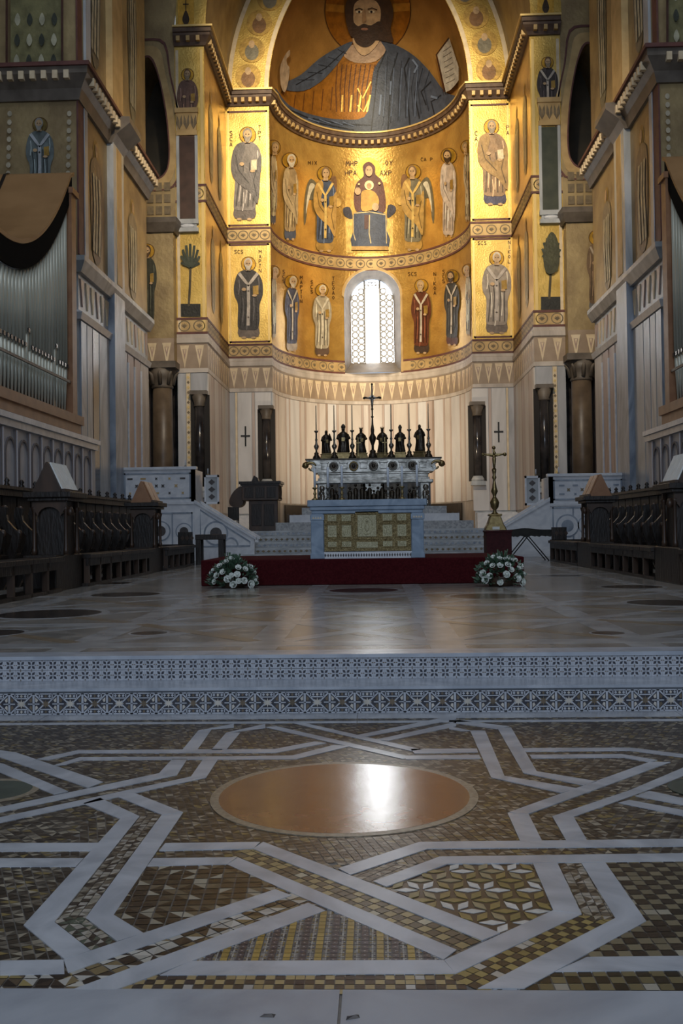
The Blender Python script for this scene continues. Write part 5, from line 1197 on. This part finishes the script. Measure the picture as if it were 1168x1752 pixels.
for k, (px, hat, tn) in enumerate(((558, None, .2), (588, 'mitre', 0), (619, 'crown', .15), (656, 'crown', -.2), (687, 'mitre', -.1), (721, None, -.3))):
    st = statue(k, px, hat, tn); tag(st, 'dark metal ' + SL[k] + ', ' + ('first', 'second', 'third', 'fourth', 'fifth', 'sixth')[k] + ' from left on high altar', 'statue', 'statues on the high altar')
    if k == 1: st.scale = (1.2, 1.15, 1.05)
    if k == 0: st.scale = (.95, 1, .96)
    if k == 5: st.scale = (1, 1, 1.1)
for k, px in enumerate((542, 573, 604, 671, 702, 735)):
    x = HX + (px - 640)/44.6; c = empty('tall_candlestick', (x, HY + .2, Z0 + 2.752)); tag(c, 'tall slender silver candlestick on the high altar, ' + ('at its left end', 'between first and second statue', 'between second and third statue', 'between fourth and fifth statue', 'between fifth and sixth statue', 'at its right end')[k], 'candlestick', 'candlesticks on the high altar')
    MB().lathe([(.15, 0), (.145, .05), (.11, .12), (.08, .16), (.09, .22), (.04, .27)], 12).build('foot', BRONZE, c)
    MB().lathe([(.04, .27), (.035, .34), (.09, .44), (.1, .5), (.045, .58), (.035, .7), (.055, .74), (.035, .78), (.028, 1.0), (.08, 1.06), (.085, 1.09), (.02, 1.1)], 12).build('stem', SILVER, c)
    MB().lathe([(.024, 1.1), (.02, 2.05), (.005, 2.08)], 8).build('candle', CREAM, c)
c = empty('altar_crucifix', (HX - .02, HY + .22, Z0 + 2.752)); tag(c, 'tall silver cross on a baluster stem in the middle of the high altar', 'crucifix')
MB().lathe([(.18, 0), (.175, .06), (.15, .14), (.11, .2), (.12, .28), (.05, .34)], 14).build('foot', BRONZE, c)
MB().lathe([(.05, .34), (.05, .5), (.13, .72), (.14, .8), (.06, .95), (.07, 1.1), (.04, 1.3), (.03, 1.55), (.06, 1.6), (.03, 1.64), (.03, 1.85), (.055, 1.9), (.025, 1.95)], 14).build('stem', BRONZE, c)
MB().box(-.03, .03, -.025, .025, 1.95, 2.85).box(-.3, .3, -.025, .025, 2.3, 2.36).ball((-.31, 0, 2.33), .05).ball((.31, 0, 2.33), .05).ball((0, 0, 2.86), .045).build('cross', BRONZE, c)
def corpus(z, sc, parent, mat, y=-.05):
    b = MB(); b.tube([(0, y, z - .36*sc), (0, y, z - .18*sc), (0, y, z - .02*sc), (0, y, z + .1*sc)], [.025*sc, .045*sc, .06*sc, .035*sc], 8)
    for q in (-1, 1): b.tube([(q*.03*sc, y, z + .06*sc), (q*.16*sc, y, z + .08*sc), (q*.29*sc, y, z + .12*sc)], [.03*sc, .022*sc, .016*sc], 6)
    b.ball((.01*sc, y - .01, z + .15*sc), .045*sc, 8, 6, 1, 1, 1.2); b.build('corpus', mat, parent)
corpus(2.25, 1.0, c, SILVER); MB().prism([(math.cos(2*PI*k/16)*(.14 if k % 2 else .09), 2.33 + math.sin(2*PI*k/16)*(.14 if k % 2 else .09)) for k in range(16)], 'y', .0, .02).build('rays', SILVER, c)
# small altar crosses / stand between statues
for px, h in ((614, .45), (660, .45)):
    x = HX + (px - 640)/44.6; c = empty('standing_cross', (x, HY + .12, Z0 + 2.752)); tag(c, 'small thin metal cross standing before the statues ' + ('left' if px < 640 else 'right') + ' of the crucifix', 'cross', 'small crosses on the high altar')
    MB().lathe([(.07, 0), (.02, .05), (.012, .1)], 10).build('foot', BRASS, c); MB().box(-.012, .012, -.012, .012, .08, .8).box(-.11, .11, -.012, .012, .58, .605).build('cross', BRASS, c)
# ---- benches along the curved wall, throne
for s in (-1, 1):
    t0, t1 = (-1.25, -.25) if s < 0 else (.3, 1.2)
    path = [(AX + (A0 - .12)*math.sin(t0 + (t1-t0)*k/14), YA + KB*(A0 - .12)*math.cos(t0 + (t1-t0)*k/14), -math.sin(t0 + (t1-t0)*k/14), -math.cos(t0 + (t1-t0)*k/14)) for k in range(15)]
    bn = empty('curved_bench'); tag(bn, 'dark wooden bench along the curved apse wall, ' + ('left' if s < 0 else 'right') + ' of the high altar', 'bench', 'apse benches')
    sweep(path, [(0, 1.75), (.55, 1.75), (.55, 1.83), (0, 1.83)]).build('seat', WOOD, bn); sweep(path, [(0, 1.83), (.08, 1.83), (.06, 2.62), (0, 2.66)]).build('backrest', WOOD, bn)
    for k in range(0, 15, 2):
        x, y, nx, ny = path[k]; MB().box(-.05, .05, -.05, .05, 1.381, 1.76).build('leg', WOOD, bn, (x + nx*.45, y + ny*.45, 0)); MB().box(-.05, .05, -.05, .05, 1.381, 2.2).build('arm', WOOD, bn, (x + nx*.2, y + ny*.2, 0))
th = empty('wooden_throne', (-4.55, 38.0, Z0)); tag(th, 'brown panelled wooden pulpit desk left of the high altar', 'pulpit')
MB().box(-.3, .85, -.1, .9, 0, 1.25).build('base', WOODM, th, bevel=.02)
MB().box(-.55, .9, -.25, 1.0, 1.2, 1.85).build('body', WOODM, th, bevel=.02)
MB().box(-.65, 1.0, -.35, 1.1, 1.85, 1.95).box(-.6, .95, -.3, 1.05, 1.78, 1.85).build('cornice', WOOD, th)
MB().prism(smooth_loop([(-.55, 1.75), (-.85, 1.6), (-1.05, 1.25), (-1.0, 1.0), (-.7, .95), (-.5, 1.15)], 4), 'y', -.2, .6).build('side_wing', WOODM, th)
for k in range(3): MB().box(-.45 + k*.44, -.1 + k*.44, -.27, -.24, 1.3, 1.72).build('panel', WOOD, th, bevel=.01)
for k in range(2): MB().box(-.2 + k*.5, .2 + k*.5, -.12, -.09, .2, 1.05).build('lower_panel', WOOD, th, bevel=.01)
for k in range(3): MB().lathe([(.05, 0), (.03, .1), (.045, .3), (.03, .5), (.05, .6)], 8, (.9 + .0*k, -.1 + k*.4, 1.25)).build('baluster', WOODM, th)
MB().prism([(-.2, 1.95), (.1, 1.95), (.05, 2.1), (-.1, 2.2)], 'y', 0, .3).build('book_rest', WOOD, th)
st = empty('wooden_chair', (-5.4, 37.3, Z0)); tag(st, 'small dark chair beside the wooden pulpit desk', 'chair')
MB().box(-.22, .22, -.22, .22, .42, .48).build('seat', WOOD, st); MB().box(-.22, .22, .19, .23, .48, .95).build('backrest', WOOD, st)
for sx in (-1, 1):
    for sy in (-1, 1): MB().box(sx*.2 - .02, sx*.2 + .02, sy*.2 - .02, sy*.2 + .02, 0, .42).build('leg', WOOD, st)
# ================================================================== AMBOS with stairs
for s in (-1, 1):
    zt_ = 3.6 if s < 0 else 3.17; sd = 'left' if s < 0 else 'right'
    am = empty('marble_ambo', (s*7.2, 32.5, .4)); tag(am, 'white inlaid marble ambo with stair on the ' + sd + ' side of the choir', 'pulpit', 'marble ambos')
    X = lambda x: s*(x - 7.2)
    zt2 = zt_ - .4; zb = 1.95 if s < 0 else 1.72
    MB().box(X(5.97), X(8.5), 0, 1.5, 0, zb).build('body', MARB_L, am)
    rp = MB().box(X(5.97), X(8.5), 0, .14, zb, zt2 - .1).build('parapet', MARB_L, am)
    MB().box(X(5.9), X(8.55), -.05, .2, zt2 - .1, zt2).box(X(5.93), X(8.53), -.03, .17, zb - .04, zb + .06).build('coping', MARB_L, am, bevel=.01)
    MB().box(X(5.97), X(6.1), 0, 1.5, zb, zt2 - .1).build('side_parapet', MARB_L, am)
    bz0, bz1 = zb + .16, zt2 - .2
    for x0, x1, z0, z1 in ((6.1, 8.38, bz0, bz0 + .05), (6.1, 8.38, bz1 - .05, bz1), (6.1, 6.15, bz0, bz1), (8.33, 8.38, bz0, bz1)): MB().box(X(x0), X(x1), -.015, .01, z0, z1).build('inlay_border', MARB_B, am)
    random.seed(11 + s)
    for k in range(9):
        for q in range(3):
            cx, cz = 6.38 + k*.225, bz0 + .2 + q*(bz1 - bz0 - .4)/2
            if (k + q) % 2 == 0 or k == 4: 
                r = .08 if q == 1 else .06; e_ = random.choice(('star', 'bar'))
                pts = [(X(cx) + (r if j % 2 else r*.45)*math.cos(PI*j/4), cz + (r if j % 2 else r*.45)*math.sin(PI*j/4)) for j in range(8)] if q == 1 or e_ == 'star' else [(X(cx) - .09, cz - .025), (X(cx) + .09, cz - .025), (X(cx) + .09, cz + .03), (X(cx) - .09, cz + .03)]
                MB().prism(pts, 'y', -.014, .01).build('inlay_piece', (DARKIN if (k * 3 + q) % 4 else BANDC) if s < 0 else (ORN if k % 2 else MARB_B), am)
    # lower front: discs and framing bands
    dl = ((6.35, 1.0, .2), (7.15, 1.02, .24)) if s < 0 else ((6.55, 1.02, .27), (7.2, 1.04, .22))
    for cx, cz, r in dl:
        d_ = empty('inlaid_disc', (X(cx), -.0, cz), parent=am)
        MB().prism(ell(0, 0, r*1.45, None, 28), 'y', -.012, .02).build('outer_ring', MARB_B, d_); MB().prism(ell(0, 0, r*1.25, None, 28), 'y', -.018, .02).build('ring', MARB_L, d_); MB().prism(ell(0, 0, r*.75, None, 24), 'y', -.024, .02).build('centre', DARKIN if s < 0 else MARB_B, d_)
    for x0, x1, z0, z1 in ((6.05, 8.4, 1.6, 1.65), (6.05, 8.4, .45, .5), (6.05, 6.1, .45, 1.65), (6.72, 6.77, .5, 1.6), (7.5, 7.55, .5, 1.6)): MB().box(X(x0), X(x1), -.014, .01, z0, z1).build('inlay_border', MARB_B, am)
    # stair parapets and treads
    for y0, y1, nm in ((-.06, .08, 'stair_parapet'), (1.1, 1.25, 'stair_parapet')):
        MB().prism([(X(5.97), 0), (X(3.95), 0), (X(3.95), .72), (X(5.97), 1.98 if s < 0 else 1.9)], 'y', y0, y1).build(nm, MARB_L, am)
        MB().prism([(X(3.9), .68), (X(3.9), .78), (X(5.97), 2.06 if s < 0 else 1.98), (X(5.97), 1.95 if s < 0 else 1.86)], 'y', y0 - .04, y1 + .04).build('stair_coping', MARB_L, am)
    for k in range(7): MB().box(X(5.97 - k*.28), X(5.97 - (k+1)*.28), .08, 1.1, 0, 1.6 - k*.22).build('stair_tread', MARB, am)
    if s < 0:
        d_ = empty('inlaid_disc', (X(5.25), -.06, .92), parent=am)
        MB().prism(ell(0, 0, .42, None, 28), 'y', -.012, .02).build('outer_ring', MARB_B, d_); MB().prism(ell(0, 0, .36, None, 28), 'y', -.018, .02).build('ring', MARB_L, d_); MB().prism(ell(0, 0, .2, None, 24), 'y', -.024, .02).build('centre', DARKIN, d_)
        MB().prism(strip([(X(5.78), .48), (X(5.78), 1.72), (X(4.1), .62), (X(4.1), .48), (X(5.78), .48)], .05), 'y', -.075, -.05).build('inlay_border', MARB_B, am)
        MB().prism(strip([(X(4.75 - .24*math.cos(PI*k/10)), .5 + .26*math.sin(PI*k/10)) for k in range(11)], .05), 'y', -.075, -.05).build('inlay_border', MARB_B, am)
    # pierced marble panel behind the stair head
    gp = empty('stair_panel', (X(5.62), 1.35, 1.95 if s < 0 else 1.75), parent=am)
    for x0, x1, z0, z1 in ((-.26, .26, .95, 1.03), (-.26, .26, 0, .08), (-.26, -.2, 0, 1.03), (.2, .26, 0, 1.03)): MB().box(x0, x1, -.03, .05, z0, z1).build('frame', MARB_L, gp)
    MB().box(-.2, .2, 0, .03, .08, .95).build('slab', MARB, gp)
    for z in (.26, .52, .78): MB().prism([(-.12, z), (0, z + .1), (.12, z), (0, z - .1)], 'y', -.02, .01).build('inlay_piece', DARKIN, gp)
    # small lamp bracket on the parapet
    for k, x in enumerate((6.3, 5.75)):
        mk = empty('microphone' if False else 'candle_spike', (s*x, 32.58 if k == 0 else 33.85, (zt_ + .001) if k == 0 else (zt_ - .215 if s < 0 else zt_ + .02)))
        tag(mk, 'tiny white candle standing on the ' + ('ambo parapet' if k == 0 else 'panel behind the stair head') + ' at the ' + sd, 'candle', 'small candles on the ambos')
        MB().lathe([(.05, 0), (.05, .015), (.02, .03)], 10).build('dish', BRASS, mk); MB().lathe([(.018, .03), (.018, .22), (.004, .225)], 8).build('wax', CANDLE, mk)
# ---- side table (left) and folding table (right)
t = empty('side_table', (-4.82, 28.9, .4)); tag(t, 'dark wooden side table with square legs before the ambo stair on the left', 'table')
MB().box(-.42, .42, -.3, .3, .74, .9).build('top', WOOD, t, bevel=.01)
for sx in (-1, 1):
    for sy in (-1, 1): MB().box(sx*.34 - .07, sx*.34 + .07, sy*.24 - .05, sy*.24 + .05, 0, .74).build('leg', WOOD, t)
t = empty('folding_table', (4.62, 28.85, .4)); tag(t, 'folding table with a black draped top and crossed legs on the right', 'table')
MB().box(-.7, .7, -.35, .35, .86, .9).build('top', WOOD, t)
b = MB(); n = 14; vs_ = []
for k in range(n + 1):
    x = -.74 + 1.48*k/n; d = .17 + .03*math.sin(k*2.1); lift = .05*math.exp(-((k - 6)/3.0)**2)
    vs_ += [(x, -.38, .9 - d), (x, -.385, .915 + lift), (x, .385, .915 + lift*.4), (x, .38, .9 - d)]
b.add(vs_, [(k*4+e, k*4+e+1, (k+1)*4+e+1, (k+1)*4+e) for k in range(n) for e in range(3)] + [(0, 1, 2, 3), (n*4, n*4+1, n*4+2, n*4+3)]); b.build('cloth', M('black_cloth', (.012, .012, .012), (.03, .028, .024), 6, .8), t)
for sx in (-1, 1):
    MB().tube([(sx*.6, -.3, 0), (-sx*.2 + sx*.1, -.3, .86)], .018, 6).build('leg', IRON, t); MB().tube([(sx*.6, .3, 0), (-sx*.1, .3, .86)], .018, 6).build('leg', IRON, t)
# ================================================================== CRUCIFIX STAND and flowers
pd = MB().box(-.32, .32, -.32, .32, 0, .88).box(-.34, .34, -.34, .34, .88, .92).build('pedestal', M('maroon_velvet', (.04, .006, .008), (.06, .01, .012), 12, .9), None, (3.28, 25.0, .4), bevel=.01)
tag(pd, 'square dark red pedestal under the bronze cross stand', 'pedestal')
c = empty('processional_cross', (3.22, 25.0, 1.326)); tag(c, 'bronze baluster cross stand on the red pedestal at right', 'crucifix')
b = MB()
b.prism([(-.28, 0), (.28, 0), (.25, .08), (.2, .16), (.13, .36), (-.13, .36), (-.2, .16), (-.25, .08)], 'y', -.2, .2); b.box(-.17, .17, -.17, .17, .36, .42); b.build('foot', BRASS, c, bevel=.02)
MB().box(-.09, .09, -.22, -.2, .02, .09).build('name_plate', PAPER, c)
MB().lathe([(.1, .42), (.05, .47), (.04, .52), (.1, .6), (.12, .72), (.085, .8), (.04, .86), (.05, .92), (.09, 1.0), (.06, 1.1), (.035, 1.25), (.03, 1.3), (.06, 1.36), (.035, 1.42), (.05, 1.5), (.06, 1.56), (.03, 1.62)], 14).build('stem', BRASS, c)
MB().box(-.025, .025, -.02, .02, 1.6, 2.12).box(-.27, .27, -.02, .02, 1.93, 1.98).ball((-.28, 0, 1.955), .045).ball((.28, 0, 1.955), .05).ball((0, 0, 2.13), .05).build('cross', BRASS, c); corpus(1.86, .85, c, BRASS, -.04)
rb = MB()
for ring, (n, r, z, tilt) in enumerate(((5, .012, .03, .3), (6, .026, .018, .7), (7, .038, .004, 1.1))):
    for k in range(n):
        a = 2*PI*k/n + ring*.4; ca, sa = math.cos(a), math.sin(a); w = .024 + ring*.003
        def L_(u, v): 
            rr = r + v*math.sin(tilt)*.035; zz = z - .012 + v*math.cos(tilt)*.035; return (rr*ca - u*w*sa, rr*sa + u*w*ca, zz)
        rb.add([L_(-.6, 0), L_(.6, 0), L_(1, .6), L_(.5, 1.05), L_(-.5, 1.05), L_(-1, .6)], [(0, 1, 2, 5), (5, 2, 3, 4)], True)
rb.ball((0, 0, .012), .026, 8, 6)
rose_me = rb.mesh('rose', [ROSE])
for s, cx, cy in ((-1, -2.37, 16.9), (1, 2.27, 16.55)):
    fa = empty('flower_arrangement', (cx, cy, .402)); tag(fa, 'mound of white roses and leaves before the ' + ('left' if s < 0 else 'right') + ' end of the platform', 'flowers', 'flower arrangements')
    random.seed(20 + s); MB().lathe([(.2, 0), (.24, .12), (.22, .14), (.18, .02)], 16).build('basket', WOODM, fa)
    def dome(u, v): a = u*2*PI; ph = v*PI/2; return Vector((.40*math.cos(a)*math.cos(ph), .30*math.sin(a)*math.cos(ph), .06 + .42*math.sin(ph)))
    lv = MB()
    for k in range(420):
        p = dome(random.random(), random.random()**1.3)*random.uniform(.75, 1.06); d = Vector((p.x, p.y, p.z*.6 + random.uniform(-.1, .2))).normalized(); sd_ = d.cross(Vector((random.uniform(-1, 1), random.uniform(-1, 1), 1))).normalized(); l = random.uniform(.06, .12); wd = l*.3
        nrm = d.cross(sd_)*l*.15
        lv.add([p, p + d*l*.5 + sd_*wd + nrm, p + d*l, p + d*l*.5 - sd_*wd + nrm], [(0, 1, 2), (0, 2, 3)])
    for k in range(7):
        a = random.uniform(0, 2*PI); p = dome(a/(2*PI), .8); lv.tube([p*.5, p*1.15 + Vector((0, 0, .06 + .04*random.random()))], [.006, .01], 5)
    lv = lv.build('foliage', LEAF, fa); lv['kind'] = 'stuff'
    got = []
    while len(got) < 34:
        p = dome(random.random(), random.random()*.95)
        if p.y > .16 or any((p - q).length < .088 for q in got): 
            if random.random() < .985: continue
        got.append(p); o = link('rose', rose_me, [], fa); d = Vector((p.x/.2, p.y/.13 - .3, p.z/.2 - .2)).normalized()
        o.location = p*1.05; o.rotation_mode = 'QUATERNION'; o.rotation_quaternion = d.to_track_quat('Z', 'Y'); k = random.uniform(.65, 1.08); o.scale = (k, k, k)
# ================================================================== CHOIR STALLS
def stall_unit():
    r = empty('choir_stall'); P = .75
    MB().box(1.62, 1.7, -P/2 + .03, P/2 - .03, 0, 1.82).build('back_panel', WOOD, r)
    MB().box(1.2, 1.64, -P/2 + .05, P/2 - .05, .55, .62).build('seat', WOOD, r, bevel=.01)
    pf = strip([(1.4, 0), (1.3, .2), (1.24, .5), (1.12, .78), (1.08, .98), (1.2, 1.08), (1.3, 1.2), (1.33, 1.34), (1.3, 1.48)], .15)
    MB().prism(pf, 'y', P/2 - .095, P/2 - .005).build('arm_divider', WOODM if False else WOOD, r)
    MB().ball((1.05, P/2 - .05, 1.0), .075, 8, 6, 1, .6).build('arm_scroll', WOODM, r); MB().ball((1.3, P/2 - .05, 1.45), .07, 8, 6, 1, .6).build('arm_knob', WOODM, r)
    MB().box(1.4, 1.74, -P/2 + .004, P/2 - .004, 1.7, 1.82).box(1.34, 1.76, -P/2 + .004, P/2 - .004, 1.82, 1.88).build('cornice', WOOD, r)
    MB().lathe([(.05, 1.88), (.06, 1.92), (.03, 1.96), (.055, 2.0), (.02, 2.05)], 8, (1.55, P/2 - .07, 0)).build('finial', WOOD, r)
    return r
def kneeler_unit():
    r = empty('kneeling_bench'); P = .75
    MB().box(-.05, .42, -P/2 + .004, P/2 - .004, .52, .60).build('top', WOOD, r, bevel=.008); MB().box(0, .05, -P/2, P/2, .38, .52).build('apron', WOOD, r)
    MB().box(.0, .09, P/2 - .1, P/2 - .01, 0, .52).build('post', WOODM, r); MB().box(.3, .38, P/2 - .1, P/2 - .01, 0, .52).build('post', WOOD, r)
    MB().box(0, .42, -P/2, P/2, 0, .06).build('foot_board', WOOD, r)
    return r
ORD = ['first', 'second', 'third', 'fourth', 'fifth', 'sixth', 'seventh', 'eighth', 'ninth', 'tenth', 'eleventh', 'twelfth', 'thirteenth', 'fourteenth', 'fifteenth', 'sixteenth', 'seventeenth', 'eighteenth', 'nineteenth', 'twentieth', 'twenty-first', 'twenty-second']
p_st, p_kn = stall_unit(), kneeler_unit(); first = True
for s in (-1, 1):
    side = 'left' if s < 0 else 'right'
    for k in range(20):
        y = 27.9 - k*.75
        o = p_st if first else copy_tree(p_st); o.location = (s*5.2, y, .4); o.rotation_euler = (0, 0, 0 if s > 0 else PI)
        tag(o, 'dark carved choir stall on the %s, %s from the altar end' % (side, ORD[k]), 'stall', 'choir stalls on the ' + side)
        if abs(y - 17.025) < .4 or abs(y - 23.775) < .4: first = False; continue
        o = p_kn if first else copy_tree(p_kn); o.location = (s*5.2, y, .4); o.rotation_euler = (0, 0, 0 if s > 0 else PI)
        tag(o, 'low dark kneeling bench before the %s stall from the altar end on the %s' % (ORD[k], side), 'bench', 'kneeling benches on the ' + side); first = False
    # reading desks rising between the benches
    for q, (y, lit) in enumerate(((17.025, 1), (23.775, 0))):
        r = empty('reading_desk', (s*5.55, y, .4)); wh = 'nearer' if q == 0 else 'farther'
        tag(r, 'carved wooden reading desk among the %s stalls, the %s one with %s top' % (side, wh, 'a white-papered' if lit else 'a reddish wooden'), 'lectern', 'reading desks')
        MB().box(-.34, .24, -.72, .72, 0, .62).build('base', WOOD, r, bevel=.015)
        MB().box(-.24, .24, -.27, .27, .62, 1.6).build('core', WOOD, r)
        for sx in (-1, 1):
            for sy in (-1, 1): MB().lathe([(.05, .62), (.05, .7), (.035, .74), (.03, 1.35), (.05, 1.42), (.055, 1.46)], 10, (sx*.28, sy*.31, 0)).build('colonnette', WOODM, r)
        for sy in (-1, 1):
            arc = [(-.3, 1.46)] + [(-.2 + .2*(1 - math.cos(PI*k/8)), 1.3 + .16*math.sin(PI*k/8)) for k in range(9)] + [(.3, 1.46), (.3, 1.62), (-.3, 1.62)]
            MB().prism(arc, 'y', sy*.33 - .03, sy*.33 + .03).build('arch', WOODM, r)
        MB().box(-.42, .42, -.5, .5, 1.62, 1.72).box(-.36, .36, -.44, .44, 1.56, 1.62).build('cornice', WOOD, r, bevel=.01)
        MB().prism([(-.26, 1.72), (.26, 1.72), (.02, 2.24), (-.02, 2.24)], 'y', -.46, .46).build('desk_top', WOODM if lit else WOODR, r)
        # open book or panel on the slope that faces the aisle
        d = -s
        def sl_(t, off): return (d*(.26 - .24*t + off*.9), 1.72 + .52*t + off*.42)
        a, c, e, g = sl_(.04, .004), sl_(.97, .004), sl_(.97, .03), sl_(.04, .03)
        for (y0, y1) in (((-.42, -.17), (-.15, .12), (.14, .42)) if lit else ((-.4, -.02), (.02, .4))):
            MB().prism([a, c, e, g], 'y', y0, y1).build('open_page' if lit else 'slope_panel', PAPER if lit else WOODR, r)
        MB().box(d*.24, d*.32, -.46, .46, 1.72, 1.77).build('book_ledge', WOODM, r)
        MB().lathe([(.05, 0), (.06, .08), (.03, .16)], 8, (-s*.36, -.3, 1.3)).build('carved_head', WOODM, r)
    # carved end panel of the stalls toward the altar
    ep = empty('stall_end', (s*5.5, 28.45, .4)); tag(ep, 'dark carved end panel closing the row of stalls on the ' + side, 'panel', 'stall end panels')
    MB().box(-.25, s*1.4 if s > 0 else .25, 0, .08, 0, .62).build('board', WOOD, ep) if s > 0 else MB().box(-1.4, .25, 0, .08, 0, .62).build('board', WOOD, ep)
    MB().box(-.22, .22, -.03, 0, .62, .98).build('carved_panel', WOOD, ep)
    for k in range(3): MB().prism([(-.14 + k*.14, .8), (-.08 + k*.14, .88), (-.02 + k*.14, .8), (-.08 + k*.14, .72)], 'y', -.05, -.03).build('carving', WOODM, ep)
